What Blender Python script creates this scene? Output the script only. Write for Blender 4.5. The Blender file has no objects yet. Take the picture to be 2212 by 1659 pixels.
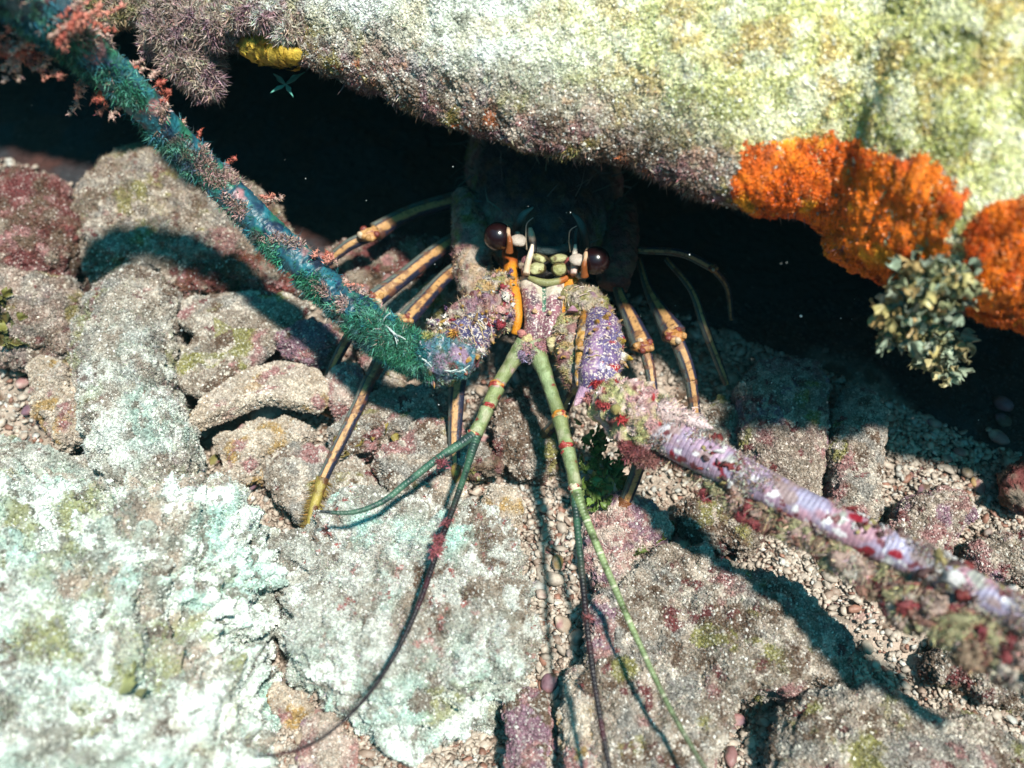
import bpy, math
import numpy as np
from mathutils import Vector

# ---------------------------------------------------------------- camera, world, sun, exposure
scene = bpy.context.scene
COL = scene.collection
PITCH = math.radians(55)
CAM = np.array([0.0, -0.30, 0.42])
LENS = 32.0
cam_data = bpy.data.cameras.new("camera")
cam_data.lens = LENS; cam_data.sensor_width = 36
cam_data.clip_start = 0.01; cam_data.clip_end = 50
cam = bpy.data.objects.new("camera", cam_data); COL.objects.link(cam)
cam.location = CAM; cam.rotation_euler = (math.pi/2 - PITCH, 0, 0)
cam_data.dof.use_dof = True
cam_data.dof.focus_distance = 0.435
cam_data.dof.aperture_fstop = 5.0
scene.camera = cam

HAZE = 0.014
SUN_EL, SUN_AZ = math.radians(71), math.radians(-42)   # azimuth measured from +x towards +y
world = bpy.data.worlds.new("World"); scene.world = world; world.use_nodes = True
nt = world.node_tree; bg = nt.nodes["Background"]
sky = nt.nodes.new("ShaderNodeTexSky"); sky.sky_type = 'NISHITA'; sky.sun_disc = False
sky.sun_elevation = SUN_EL; sky.sun_rotation = math.pi/2 - SUN_AZ
wm = nt.nodes.new("ShaderNodeMix"); wm.data_type = 'RGBA'; wm.blend_type = 'MULTIPLY'
wm.inputs[0].default_value = 1.0
wm.inputs[7].default_value = (0.10, 0.80, 0.78, 1)      # daylight filtered by sea water
nt.links.new(sky.outputs[0], wm.inputs[6])
# under water the daylight comes down from above; sideways the water is dim
wt_ = nt.nodes.new("ShaderNodeTexCoord"); wx_ = nt.nodes.new("ShaderNodeSeparateXYZ"); wr_ = nt.nodes.new("ShaderNodeMapRange")
wr_.inputs[1].default_value = 0.35; wr_.inputs[2].default_value = 0.9; wr_.inputs[3].default_value = 0.02; wr_.inputs[4].default_value = 1.9
ws_ = nt.nodes.new("ShaderNodeVectorMath"); ws_.operation = 'SCALE'
nt.links.new(wt_.outputs["Generated"], wx_.inputs[0]); nt.links.new(wx_.outputs[2], wr_.inputs[0])
nt.links.new(wm.outputs[2], ws_.inputs[0]); nt.links.new(wr_.outputs[0], ws_.inputs["Scale"]); nt.links.new(ws_.outputs[0], bg.inputs[0])
bg.inputs[1].default_value = 0.09
sd = bpy.data.lights.new("sun", 'SUN'); sd.energy = 5.0; sd.angle = math.radians(3.5); sd.color = (1.0, 0.94, 0.84)
sun = bpy.data.objects.new("sun", sd); COL.objects.link(sun)
sdir = Vector((math.cos(SUN_EL)*math.cos(SUN_AZ), math.cos(SUN_EL)*math.sin(SUN_AZ), math.sin(SUN_EL)))
sun.rotation_euler = sdir.to_track_quat('Z', 'Y').to_euler(); sun.location = (0.5, -0.5, 2)
vs = scene.view_settings
vs.view_transform = 'Standard'; vs.look = 'None'; vs.gamma = 1; vs.exposure = 0.47; vs.use_curve_mapping = False
scene.cycles.max_bounces = 5; scene.cycles.diffuse_bounces = 2

# ---------------------------------------------------------------- picture point -> place on a level plane
FP = LENS/36*2212
Fw = np.array([0, math.cos(PITCH), -math.sin(PITCH)]); Up = np.array([0, math.sin(PITCH), math.cos(PITCH)])
def W(px, py, z):
    d = Fw + np.array([1, 0, 0])*(px-1106)/FP + Up*(829.5-py)/FP
    return CAM + d*(z-CAM[2])/d[2]
def M(px, p):                       # metres covered by px picture units at point p
    return px*float(np.dot(p-CAM, Fw))/FP
def proj(P):
    q = P-CAM; dz = q@Fw
    return 1106+FP*q[:, 0]/dz, 829.5-FP*(q@Up)/dz

# ---------------------------------------------------------------- noise
rng = np.random.default_rng(7)
def _h(i, j, k, s):
    n = (i*374761393 + j*668265263 + k*2147483647 + s*1274126177) & 0xffffffff
    n = ((n ^ (n >> 13))*1274126177) & 0xffffffff
    n = ((n ^ (n >> 16))*2246822519) & 0xffffffff
    return ((n ^ (n >> 15)) & 0xffffff)/float(0xffffff)
def vnoise(P, s=0):
    f = np.floor(P).astype(np.int64); t = P-f; t = t*t*t*(t*(t*6-15)+10)
    r = 0
    for a in (0, 1):
        for b in (0, 1):
            for c in (0, 1):
                w = (t[:, 0] if a else 1-t[:, 0])*(t[:, 1] if b else 1-t[:, 1])*(t[:, 2] if c else 1-t[:, 2])
                r = r + w*_h(f[:, 0]+a, f[:, 1]+b, f[:, 2]+c, s)
    return r*2-1
def fbm(P, scale, oct=4, s=0, gain=.5):     # scale = size of a feature, metres
    r = 0; a = 1; q = P/scale; tot = 0
    for o in range(oct):
        r = r + a*vnoise(q + 17.3*o, s+o); tot += a; a *= gain; q = q*2.03
    return r/tot
def sstep(x, a, b):
    t = np.clip((x-a)/(b-a), 0, 1); return t*t*(3-2*t)
def unit(v): return v/np.maximum(np.linalg.norm(v, axis=-1, keepdims=True), 1e-12)
def c3(*a): return np.array(a, float)
def mixc(A, B, t): return A + (B-A)*t[:, None]

# ---------------------------------------------------------------- mesh bookkeeping
class Acc:
    def __init__(s): s.V = []; s.T = []; s.Q = []; s.C = []; s.n = 0
    def add(s, V, C, T=None, Q=None):
        V = np.asarray(V, float); C = np.asarray(C, float)
        if C.ndim == 1: C = np.tile(C, (len(V), 1))
        s.V.append(V); s.C.append(C)
        if T is not None and len(T): s.T.append(np.asarray(T)+s.n)
        if Q is not None and len(Q): s.Q.append(np.asarray(Q)+s.n)
        s.n += len(V); return s
    def arrays(s):
        T = np.concatenate(s.T) if s.T else np.zeros((0, 3), int)
        Q = np.concatenate(s.Q) if s.Q else np.zeros((0, 4), int)
        return np.concatenate(s.V), np.concatenate(s.C), T, Q
    def build(s, name, mat, parent=None, smooth=True):
        V, C, T, Q = s.arrays()
        me = bpy.data.meshes.new(name)
        me.vertices.add(len(V)); me.vertices.foreach_set("co", V.astype(np.float32).ravel())
        loops = np.concatenate([T.ravel(), Q.ravel()]).astype(np.int32)
        me.loops.add(len(loops)); me.loops.foreach_set("vertex_index", loops)
        me.polygons.add(len(T)+len(Q))
        st = np.concatenate([np.arange(len(T))*3, len(T)*3+np.arange(len(Q))*4]).astype(np.int32)
        me.polygons.foreach_set("loop_start", st)
        me.polygons.foreach_set("use_smooth", np.full(len(T)+len(Q), smooth))
        me.update(calc_edges=True)
        ca = me.color_attributes.new("Col", 'FLOAT_COLOR', 'POINT')
        ca.data.foreach_set("color", np.concatenate([np.clip(C, 0, 1), np.ones((len(C), 1))], 1).astype(np.float32).ravel())
        me.materials.append(mat)
        o = bpy.data.objects.new(name, me); COL.objects.link(o)
        if parent is not None: o.parent = parent
        return o
def tag(o, label=None, cat=None, group=None, kind=None):
    if label: o["label"] = label
    if cat: o["category"] = cat
    if group: o["group"] = group
    if kind: o["kind"] = kind
    return o
def root(name, loc, label, cat, group=None):
    o = bpy.data.objects.new(name, None); COL.objects.link(o); o.empty_display_size = .01
    return tag(o, label, cat, group)

def grid_faces(nu, nv, closed_v=False):
    i = np.arange(nu-1)[:, None]; j = np.arange(nv if closed_v else nv-1)[None, :]
    j2 = (j+1) % nv
    a = i*nv+j; b = i*nv+j2; c = (i+1)*nv+j2; d = (i+1)*nv+j
    return np.stack([a, b, c, d], -1).reshape(-1, 4)
def normals(V, T, Q):
    N = np.zeros_like(V)
    if len(T):
        n = np.cross(V[T[:, 1]]-V[T[:, 0]], V[T[:, 2]]-V[T[:, 0]])
        for k in range(3): np.add.at(N, T[:, k], n)
    if len(Q):
        n = np.cross(V[Q[:, 2]]-V[Q[:, 0]], V[Q[:, 3]]-V[Q[:, 1]])
        for k in range(4): np.add.at(N, Q[:, k], n)
    return unit(N)
def sample(V, C, T, Q, n, weight=None):
    T2 = np.concatenate([T, Q[:, [0, 1, 2]], Q[:, [0, 2, 3]]]) if len(Q) else T
    a, b, c = V[T2[:, 0]], V[T2[:, 1]], V[T2[:, 2]]
    cr = np.cross(b-a, c-a); ar = np.linalg.norm(cr, axis=1)
    w = ar.copy()
    cen = (a+b+c)/3; nn = unit(cr)
    if weight is not None: w = w*weight(cen, nn)
    if w.sum() <= 0: return None
    k = rng.choice(len(T2), n, p=w/w.sum())
    r1 = np.sqrt(rng.random(n)); r2 = rng.random(n)
    u, v, x = (1-r1)[:, None], (r1*(1-r2))[:, None], (r1*r2)[:, None]
    return a[k]*u+b[k]*v+c[k]*x, nn[k], C[T2[k, 0]]
def inview(P, m=150):
    x, y = proj(P); return ((x > -m) & (x < 2212+m) & (y > -m) & (y < 1659+m)).astype(float)
def turf(acc, P, N, col, length, width, lean=.6, droop=0.0, jit=.25, flow=None):
    n = len(P); N = unit(N + rng.normal(0, lean, (n, 3)))
    if flow is not None: N = unit(N+flow)
    side = unit(np.cross(N, rng.normal(0, 1, (n, 3))))
    L = (length*rng.uniform(.4, 1.3, n))[:, None]; w = (width*rng.uniform(.6, 1.3, n))[:, None]
    bend = rng.normal(0, .35, (n, 3)); bend[:, 2] -= droop
    mid = P+N*L*.5; tip = P+N*L+bend*L*.6
    V = np.stack([P-side*w-N*L*.1, P+side*w-N*L*.1, mid+side*w*.8, mid-side*w*.8, tip], 1).reshape(-1, 3)
    b = np.arange(n)[:, None]*5
    T = np.concatenate([b+[0, 1, 2], b+[0, 2, 3], b+[3, 2, 4]])
    cc = np.clip(col*(1+rng.normal(0, jit, (n, 1)))*(1+rng.normal(0, jit*.25, (n, 3))), .003, .95)
    acc.add(V, np.repeat(cc, 5, 0), T=T)
OCT_V = np.array([[1, 0, 0], [0, 1, 0], [-1, 0, 0], [0, -1, 0], [0, 0, 1], [0, 0, -1]], float)
OCT_T = np.array([[0, 1, 4], [1, 2, 4], [2, 3, 4], [3, 0, 4], [1, 0, 5], [2, 1, 5], [3, 2, 5], [0, 3, 5]])
def randrot(n):
    q = unit(rng.normal(0, 1, (n, 4))); w, x, y, z = q.T
    return np.stack([np.stack([1-2*(y*y+z*z), 2*(x*y-z*w), 2*(x*z+y*w)], -1),
                     np.stack([2*(x*y+z*w), 1-2*(x*x+z*z), 2*(y*z-x*w)], -1),
                     np.stack([2*(x*z-y*w), 2*(y*z+x*w), 1-2*(x*x+y*y)], -1)], 1)
def scatter(acc, BV, BT, P, size, col, squash=.45, R=None, jitter=0):
    n = len(P); R = randrot(n) if R is None else R
    s = rng.uniform(squash, 1, (n, 1, 3))*size.reshape(-1, 1, 1)
    B_ = BV[None]*(1+jitter*np.clip(rng.normal(0, 1, (n, len(BV), 1)), -1.8, 1.8)) if jitter else BV[None]
    V = np.einsum('nij,nkj->nki', R, B_*s) + P[:, None]
    T = (BT[None]+(np.arange(n)*len(BV))[:, None, None]).reshape(-1, 3)
    acc.add(V.reshape(-1, 3), np.repeat(col, len(BV), 0), T=T)
import bmesh
_ico = {}
def ico(k):
    if k not in _ico:
        bm = bmesh.new(); bmesh.ops.create_icosphere(bm, subdivisions=k, radius=1)
        bm.verts.ensure_lookup_table()
        _ico[k] = (np.array([v.co[:] for v in bm.verts]), np.array([[v.index for v in f.verts] for f in bm.faces]))
        bm.free()
    return _ico[k]

# ---------------------------------------------------------------- materials
def attr_mat(name, rough=.65, bump=.35, scale=900., detail=.35, spec=.5, lumps=200., sss=0):
    m = bpy.data.materials.new(name); m.use_nodes = True; t = m.node_tree; N = t.nodes; L = t.links
    p = N["Principled BSDF"]; p.inputs["Roughness"].default_value = rough; p.inputs["Specular IOR Level"].default_value = spec
    a = N.new("ShaderNodeAttribute"); a.attribute_name = "Col"
    tc = N.new("ShaderNodeTexCoord")
    n1 = N.new("ShaderNodeTexNoise"); n1.inputs["Scale"].default_value = scale; n1.inputs["Detail"].default_value = 3
    n2 = N.new("ShaderNodeTexNoise"); n2.inputs["Scale"].default_value = lumps; n2.inputs["Detail"].default_value = 4
    L.new(tc.outputs["Object"], n1.inputs[0]); L.new(tc.outputs["Object"], n2.inputs[0])
    mr = N.new("ShaderNodeMapRange"); mr.inputs[1].default_value = .3; mr.inputs[2].default_value = .7
    mr.inputs[3].default_value = 1-detail; mr.inputs[4].default_value = 1+detail
    ad = N.new("ShaderNodeMath"); ad.operation = 'ADD'; L.new(n1.outputs[0], ad.inputs[0]); L.new(n2.outputs[0], ad.inputs[1])
    hf = N.new("ShaderNodeMath"); hf.operation = 'MULTIPLY'; hf.inputs[1].default_value = .5; L.new(ad.outputs[0], hf.inputs[0])
    L.new(hf.outputs[0], mr.inputs[0])
    mx = N.new("ShaderNodeVectorMath"); mx.operation = 'SCALE'; L.new(a.outputs["Color"], mx.inputs[0]); L.new(mr.outputs[0], mx.inputs["Scale"])
    L.new(mx.outputs[0], p.inputs["Base Color"])
    if bump:
        b = N.new("ShaderNodeBump"); b.inputs["Strength"].default_value = bump; b.inputs["Distance"].default_value = .002
        L.new(hf.outputs[0], b.inputs["Height"]); L.new(b.outputs[0], p.inputs["Normal"])
    return m
def worm_mat(name, dark, light, scale, w=.045, rough=.4):
    """shell with pale squiggles; the attribute colour shifts the ground tone"""
    m = attr_mat(name, rough=rough, bump=.25, scale=700, detail=.25); t = m.node_tree; N = t.nodes; L = t.links
    p = N["Principled BSDF"]; src = p.inputs["Base Color"].links[0].from_socket
    tc = N.new("ShaderNodeTexCoord"); n = N.new("ShaderNodeTexNoise"); n.inputs["Scale"].default_value = scale
    n.inputs["Detail"].default_value = 1.0; n.inputs["Distortion"].default_value = .7
    L.new(tc.outputs["Object"], n.inputs[0])
    mr = N.new("ShaderNodeMapRange"); mr.inputs[1].default_value = .555; mr.inputs[2].default_value = .60
    mr.inputs[3].default_value = 0; mr.inputs[4].default_value = .9; L.new(n.outputs[0], mr.inputs[0])
    mx = N.new("ShaderNodeMix"); mx.data_type = 'RGBA'; L.new(mr.outputs[0], mx.inputs[0]); L.new(src, mx.inputs[6])
    mx.inputs[7].default_value = (*light, 1); L.new(mx.outputs[2], p.inputs["Base Color"])
    return m
MAT = dict(
    rock=attr_mat("encrusted_rock", rough=.8, bump=.7, scale=1100, detail=.38, lumps=260, spec=.3),
    grain=attr_mat("sand_grains", rough=.45, bump=0, scale=900, detail=.2),
    turf=attr_mat("algae_turf", rough=.6, bump=0, scale=300, detail=.25, spec=.4),
    leaf=attr_mat("leafy_algae", rough=.45, bump=.2, scale=500, detail=.25),
    pebble=attr_mat("shell_gravel", rough=.55, bump=.3, scale=600, detail=.2),
    sponge=attr_mat("sponge", rough=.75, bump=.7, scale=900, detail=.35, lumps=350),
    shell=attr_mat("shell", rough=.42, bump=.5, scale=1300, detail=.22),
    crust=attr_mat("encrusted_shell", rough=.6, bump=.8, scale=1200, detail=.5, lumps=420),
    worm=worm_mat("spotted_shell", None, (.62, .52, .46), 900, w=.05),
    eye=attr_mat("eye_shine", rough=.22, bump=0, scale=200, detail=.1, spec=.7),
    flag=attr_mat("ringed_feeler", rough=.4, bump=.3, scale=900, detail=.3),
)

# ---------------------------------------------------------------- palettes (true surface colours)
def tone(P, base, spots, s=0):
    """base colour with patches: spots = (colour, feature size, threshold, softness)"""
    C = np.tile(c3(*base), (len(P), 1))
    for k, (c, sc, th, so) in enumerate(spots):
        t = sstep(fbm(P, sc, 3, s+31*k), th-so, th+so)
        C = mixc(C, c3(*c), t)
    return C*(1+.22*fbm(P, .003, 2, s+5))[:, None]
WHITE = (.62, .68, .63); MINT = (.38, .56, .50); TAN = (.235, .185, .145); SAND = (.38, .31, .255); PINK = (.29, .145, .14)
BROWN = (.12, .075, .05); MAROON = (.13, .035, .035); OLIVE = (.22, .20, .07); PURPLE = (.23, .13, .17); GREY = (.24, .22, .20)
OCHRE = (.34, .22, .09)
def pal_sand(P, s=0): return tone(P, TAN, [(SAND, .02, .05, .25), (GREY, .012, .1, .2), (BROWN, .010, .26, .12), (PINK, .02, .38, .1), (OLIVE, .016, .38, .08), (MAROON, .008, .45, .06), ((.46, .40, .34), .005, .30, .1)], s)
def pal_white(P, s=0): return tone(P, (.40, .46, .41), [(WHITE, .04, -.02, .35), (MINT, .03, .05, .3), ((.27, .27, .235), .03, .12, .22), (SAND, .03, .2, .2), ((.28, .29, .15), .03, .34, .14), ((.17, .14, .115), .010, .30, .12), ((.72, .79, .74), .012, .12, .2), ((.20, .20, .17), .005, .28, .12)], s)
def pal_dusty(P, s=0): return tone(P, (.27, .25, .215), [((.36, .35, .31), .03, 0, .3), (TAN, .02, .1, .25), (MINT, .03, .22, .2), (BROWN, .010, .30, .1), ((.50, .50, .46), .008, .16, .15), ((.28, .09, .08), .005, .5, .05)], s)
def pal_brown(P, s=0): return tone(P, (.20, .15, .12), [(TAN, .012, .0, .2), (MAROON, .02, .1, .15), (OLIVE, .02, .3, .1), (BROWN, .01, .1, .2), (SAND, .005, .25, .1)], s)
def pal_rose(P, s=0): return tone(P, (.20, .145, .12), [(TAN, .01, -.1, .25), (PINK, .02, .15, .15), (PURPLE, .012, .22, .1), (MAROON, .006, .3, .08), (SAND, .004, .2, .12), (OLIVE, .015, .38, .08)], s)
def pal_coralline(P, s=0): return tone(P, (.33, .18, .165), [(PINK, .012, .0, .2), (SAND, .015, .15, .2), (PURPLE, .01, .25, .15), ((.46, .36, .31), .006, .2, .15)], s)
def pal_purple(P, s=0): return tone(P, (.20, .11, .14), [(PURPLE, .008, .0, .2), (PINK, .006, .2, .15), (BROWN, .008, .25, .1)], s)
def pal_cream(P, s=0): return tone(P, (.38, .30, .23), [(SAND, .01, .0, .2), ((.50, .42, .34), .006, .1, .2), (OCHRE, .012, .3, .12), (PINK, .01, .35, .1)], s)
def pal_red(P, s=0): return tone(P, (.17, .05, .045), [(MAROON, .01, -.1, .2), (BROWN, .012, .1, .2), (TAN, .01, .25, .12), (PINK, .006, .3, .1)], s)

def dress(parent, V, C, T, Q, ngrain, nturf, gsize=.0011, tlen=.004, twid=.00028, tcol=None, gcol=(.62, .60, .55), up=.05, name="algae_turf", tmul=.85, lean=.6, droop=0.):
    """sand grains go with the rock, short algae turf becomes its part"""
    wt = lambda c, n: np.clip(n[:, 2]+.45, up, 1)*inview(c)
    tlen = tlen*.5; twid = twid*.62; gsize = gsize*.8; ngrain = int(ngrain*1.5); lean = max(lean, .8)
    if ngrain:
        s = sample(V, C, T, Q, ngrain, wt)
        if s is not None:
            P, N, cc = s; g = Acc()
            br = rng.random((len(P), 1))
            col = cc*(.55+.85*rng.random((len(P), 1)))*(1-br**9) + c3(*gcol)*br**9  # a few grains coloured near white to stand in for glints
            scatter(g, OCT_V, OCT_T, P+N*gsize*.2, gsize*np.clip(rng.lognormal(-.25, .45, len(P)), .2, 1.5), np.clip(col, 0, .9))
            o = g.build("sand_grains", MAT['grain'], parent, smooth=False)
    if nturf:
        clump = lambda c, n: wt(c, n)*np.clip(.5+2.2*fbm(c, .012, 3, 77), .03, 1.6)
        s = sample(V, C, T, Q, nturf, clump)
        if s is not None:
            P, N, cc = s; g = Acc()
            tc = cc*tmul if tcol is None else cc*.45+c3(*tcol)*.55
            turf(g, P, N, tc, tlen, twid, jit=.35, lean=lean, droop=droop)
            g.build(name, MAT['turf'], parent)

STONES = 0
def stone(name, outline, z0, h, pal, label, cat="rock", group=None, sub=6, rough=.004, flat=.7, ngrain=0, nturf=0, sharp=.8, tilt=(0, 0), parent=None, seed=None, mat='rock', micro=.0009, **kw):
    """rounded rock: outline given as picture points lying on the level plane z0 (its widest height)"""
    global STONES; STONES += 1; s = STONES*13 if seed is None else seed
    O = np.array([W(x, y, z0)[:2] for x, y in outline])
    cen = (O.min(0)+O.max(0))/2
    # area centroid
    x, y = O[:, 0], O[:, 1]; x2, y2 = np.roll(x, -1), np.roll(y, -1); cr = x*y2-x2*y; A = cr.sum()/2
    cen = np.array([((x+x2)*cr).sum(), ((y+y2)*cr).sum()])/(6*A)
    # radius by angle
    th = np.linspace(-math.pi, math.pi, 361); rad = np.zeros(361)
    a = O-cen; b = np.roll(a, -1, 0)
    for i, t in enumerate(th):
        d = np.array([math.cos(t), math.sin(t)]); e = b-a
        den = d[0]*(-e[:, 1]) + d[1]*e[:, 0]
        tt = np.where(abs(den) > 1e-12, (a[:, 0]*(-e[:, 1])+a[:, 1]*e[:, 0])/den, -1)
        uu = np.where(abs(den) > 1e-12, (d[0]*a[:, 1]-d[1]*a[:, 0])/den, -1)
        ok = (tt > 0) & (uu >= -1e-6) & (uu <= 1+1e-6)
        rad[i] = tt[ok].max() if ok.any() else rad[i-1]
    k = np.exp(-np.linspace(-2, 2, 15)**2); k /= k.sum()
    rad = np.convolve(np.concatenate([rad[-15:-1], rad, rad[1:15]]), k, 'same')[14:-14]
    D, T = ico(sub)
    ang = np.arctan2(D[:, 1], D[:, 0]); rh = np.hypot(D[:, 0], D[:, 1])**flat
    R = np.interp(ang, th, rad)
    V = np.stack([cen[0]+R*rh*np.cos(ang), cen[1]+R*rh*np.sin(ang), np.sign(D[:, 2])*abs(D[:, 2])**sharp*h], 1)
    V[:, 2] += z0 + tilt[0]*(V[:, 0]-cen[0]) + tilt[1]*(V[:, 1]-cen[1])
    Nn = normals(V, T, np.zeros((0, 4), int)); rm = float(rad.mean())
    big = fbm(V, rm*.7, 4, s); med = fbm(V, .007, 4, s+9); fine = fbm(V, .0022, 3, s+19)
    rid = 1-np.abs(fbm(V, rm*.45, 4, s+29))*4; rid = np.clip(rid, -1, 1)
    V = V + Nn*(rough*1.5*big + rough*.9*med - rough*.45*np.clip(rid, 0, 1)**3 + micro*1.3*fine)[:, None]
    C = pal(V, s)
    cav = np.clip(1+.25*med, .6, 1.3)
    Q = np.zeros((0, 4), int)
    if parent is None:
        r = root(name, None, label, cat, group)
    else: r = parent
    Acc().add(V, C*cav[:, None], T=T).build("rock_body" if parent is None else name, MAT[mat], r)
    if ngrain or nturf: dress(r, V, C, T, Q, ngrain, nturf, **kw)
    return r, V, C, T

# ================================================================ SETTING
def nonuni(lo, hi, a, b, n, m):
    return np.concatenate([np.linspace(lo, a, m, endpoint=False), np.linspace(a, b, n), np.linspace(b, hi, m+1)[1:]])
PITS = [(570, 1410, .026, .018), (605, 1490, .014, .014), (600, 1300, .014, .010), (470, 930, .016, .018), (400, 880, .012, .012), (1600, 1500, .018, .016), (1540, 1530, .012, .014), (1240, 930, .012, .018), (1120, 1540, .012, .015), (400, 720, .014, .012), (1560, 1130, .012, .018), (180, 980, .012, .012), (1780, 1000, .012, .012), (1000, 1590, .014, .018), (560, 1120, .010, .014), (1255, 1350, .008, .016)]
def pits(V):
    z = np.zeros(len(V))
    for (a_, b_, dp, rd) in PITS:
        q_ = W(a_, b_, 0); z -= dp*np.exp(-((V[:, 0]-q_[0])**2+(V[:, 1]-q_[1])**2)/(rd*rd))
    return z
xs = nonuni(-4, 4, -.36, .36, 520, 24); ys = nonuni(-3, 4, -.27, .36, 450, 24)
X, Y = np.meshgrid(xs, ys, indexing='ij')
V = np.stack([X.ravel(), Y.ravel(), np.zeros(X.size)], 1)
V[:, 2] = -.001 + .008*fbm(V, .09, 3, 3) + .004*fbm(V, .025, 4, 4) + .0012*fbm(V, .004, 3, 6)
V[:, 2] += pits(V)
C = tone(V, (.26, .21, .17), [(SAND, .02, 0, .2), ((.42, .33, .27), .01, .1, .2), (PINK, .02, .35, .1), (BROWN, .02, .25, .1)], 2)
deep = tone(V, (.045, .022, .020), [((.07, .03, .025), .02, 0, .2), ((.03, .03, .035), .03, .1, .2)], 12)      # crevice shade painted into the floor colour, over its maroon crust
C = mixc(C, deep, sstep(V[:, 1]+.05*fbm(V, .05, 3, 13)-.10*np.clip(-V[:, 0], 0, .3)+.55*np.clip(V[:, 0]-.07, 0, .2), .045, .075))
Qg = grid_faces(len(xs), len(ys)); 
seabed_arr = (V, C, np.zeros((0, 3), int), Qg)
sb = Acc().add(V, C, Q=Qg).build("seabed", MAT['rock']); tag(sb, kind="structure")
def ground_z(P): 
    q = P.copy(); q[:, 2] = 0
    return -.001 + .008*fbm(q, .09, 3, 3) + .004*fbm(q, .025, 4, 4) + pits(P)

# ---- the overhanging ledge
EDGE = [(-900, -190, .14), (-500, -110, .14), (-200, -50, .14), (0, -10, .14), (150, 30, .14), (250, 50, .14), (340, 62, .14), (430, 95, .14), (500, 125, .14), (580, 135, .14),
        (680, 170, .14), (760, 205, .14), (850, 232, .142), (930, 268, .143), (1010, 300, .144), (1100, 325, .145), (1200, 345, .145),
        (1300, 362, .145), (1400, 398, .145), (1480, 440, .144), (1550, 470, .143), (1640, 482, .142), (1740, 488, .14), (1785, 520, .138), (1800, 560, .137),
        (1850, 600, .136), (1910, 645, .135), (2000, 690, .134), (2120, 722, .133), (2230, 742, .132), (2400, 775, .13), (2700, 840, .13), (3300, 950, .13)]
E = np.array([W(*e) for e in EDGE]); ep = np.array([e[0] for e in EDGE], float)
seg = np.concatenate([[0], np.cumsum(np.linalg.norm(np.diff(E, axis=0), axis=1))])
PROF = np.array([(.46, -.20), (.42, -.10), (.34, -.03), (.20, -.012), (.09, -.016), (.035, -.010), (.008, -.002), (-.002, .006), (-.001, .018), (.010, .034), (.028, .050),
                 (.055, .066), (.10, .082), (.18, .105), (.30, .135), (.50, .17), (1.2, .24), (3.0, .30)])
pl = np.concatenate([[0], np.cumsum(np.linalg.norm(np.diff(PROF, axis=0), axis=1))])
NU, NV = 900, 330
# fine sampling in the visible range
us = np.concatenate([np.linspace(0, seg[2], 20, endpoint=False), np.linspace(seg[2], seg[30], NU), np.linspace(seg[30], seg[-1], 21)[1:]])
vsam = np.concatenate([np.linspace(0, pl[4], 24, endpoint=False), np.linspace(pl[4], pl[14], NV), np.linspace(pl[14], pl[-1], 31)[1:]])
def curve_interp(t, kt, kv, sm=9):
    return np.stack([np.interp(t, kt, kv[:, i]) for i in range(kv.shape[1])], 1)
Eu = curve_interp(us, seg, E); pe = np.interp(us, seg, ep)
k = np.hanning(23); k /= k.sum()
Es = np.stack([np.convolve(np.pad(Eu[:, i], 11, 'edge'), k, 'valid') for i in range(3)], 1)
Pv = curve_interp(vsam, pl, PROF)
Pv = np.stack([np.convolve(np.pad(Pv[:, i], 6, 'edge'), np.ones(13)/13, 'valid') for i in range(2)], 1)
sc_u = 1+.7*sstep(pe, 1300, 2000) - .35*sstep(-pe, -900, -300)
back = np.stack([.25*sstep(pe, 1200, 2100), np.ones_like(pe)], 1); back /= np.linalg.norm(back, axis=1)[:, None]
b = Pv[None, :, 0]; dz = Pv[None, :, 1]
bb = np.where(b < .3, b*(1+.0*sc_u[:, None]), b); 
dzz = np.where(dz > 0, dz*(1+(sc_u[:, None]-1)*np.exp(-np.abs(b)*4)), dz)
V = np.stack([Es[:, None, 0]+back[:, None, 0]*bb, Es[:, None, 1]+back[:, None, 1]*bb, Es[:, None, 2]+dzz+0*bb], -1).reshape(-1, 3)
Ql = grid_faces(len(us), len(vsam))[:, ::-1]
NL = normals(V, np.zeros((0, 3), int), Ql)
if NL[(len(us)//2)*len(vsam)+len(vsam)-30][2] < 0: NL = -NL; Ql = Ql[:, ::-1]
V0 = V + NL*(.006*fbm(V, .06, 3, 41) + .0035*fbm(V, .018, 4, 42) + .0016*fbm(V, .005, 3, 43) + .0007*fbm(V, .0018, 2, 44))[:, None]
V = V0; NL = normals(V, np.zeros((0, 3), int), Ql)
px, py = proj(V)
topness = sstep(NL[:, 2], .15, .75)
C = pal_white(V, 50)
yel = tone(V, (.66, .65, .26), [((.78, .78, .42), .02, 0, .2), ((.62, .48, .17), .014, .18, .15), ((.40, .41, .13), .02, .32, .12), ((.85, .82, .52), .008, .18, .15)], 60)
C = mixc(C, tone(V, (.78, .83, .74), [((.88, .92, .86), .02, 0, .2), ((.62, .58, .44), .02, .2, .15), ((.36, .38, .31), .01, .26, .12)], 62), np.full(len(V), .8))
C = mixc(C, yel, sstep(V[:, 0]+.5*fbm(V, .06, 3, 61)*.1, -.03, .12)*.97)
rim = tone(V, (.17, .115, .08), [((.20, .10, .12), .012, .05, .2), (BROWN, .008, .05, .2), (PINK, .015, .22, .12), ((.24, .19, .06), .012, .26, .12), ((.30, .09, .03), .008, .38, .08), (SAND, .004, .22, .15)], 70)
rimmask = 1-sstep(V[:, 2]+.006*fbm(V, .02, 3, 72)-np.repeat(Es[:, 2], len(vsam)), .014, .046)
C = mixc(C, rim, rimmask)
C = mixc(C, c3(.035, .03, .03)+0*C, (1-sstep(NL[:, 2], -.5, -.1))*.7)  # shade under the overhang painted onto the downward faces
ledge = root("rock_ledge", None, "broad pale algae-covered rock ledge overhanging the dark crevice above the lobster", "rock ledge")
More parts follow.
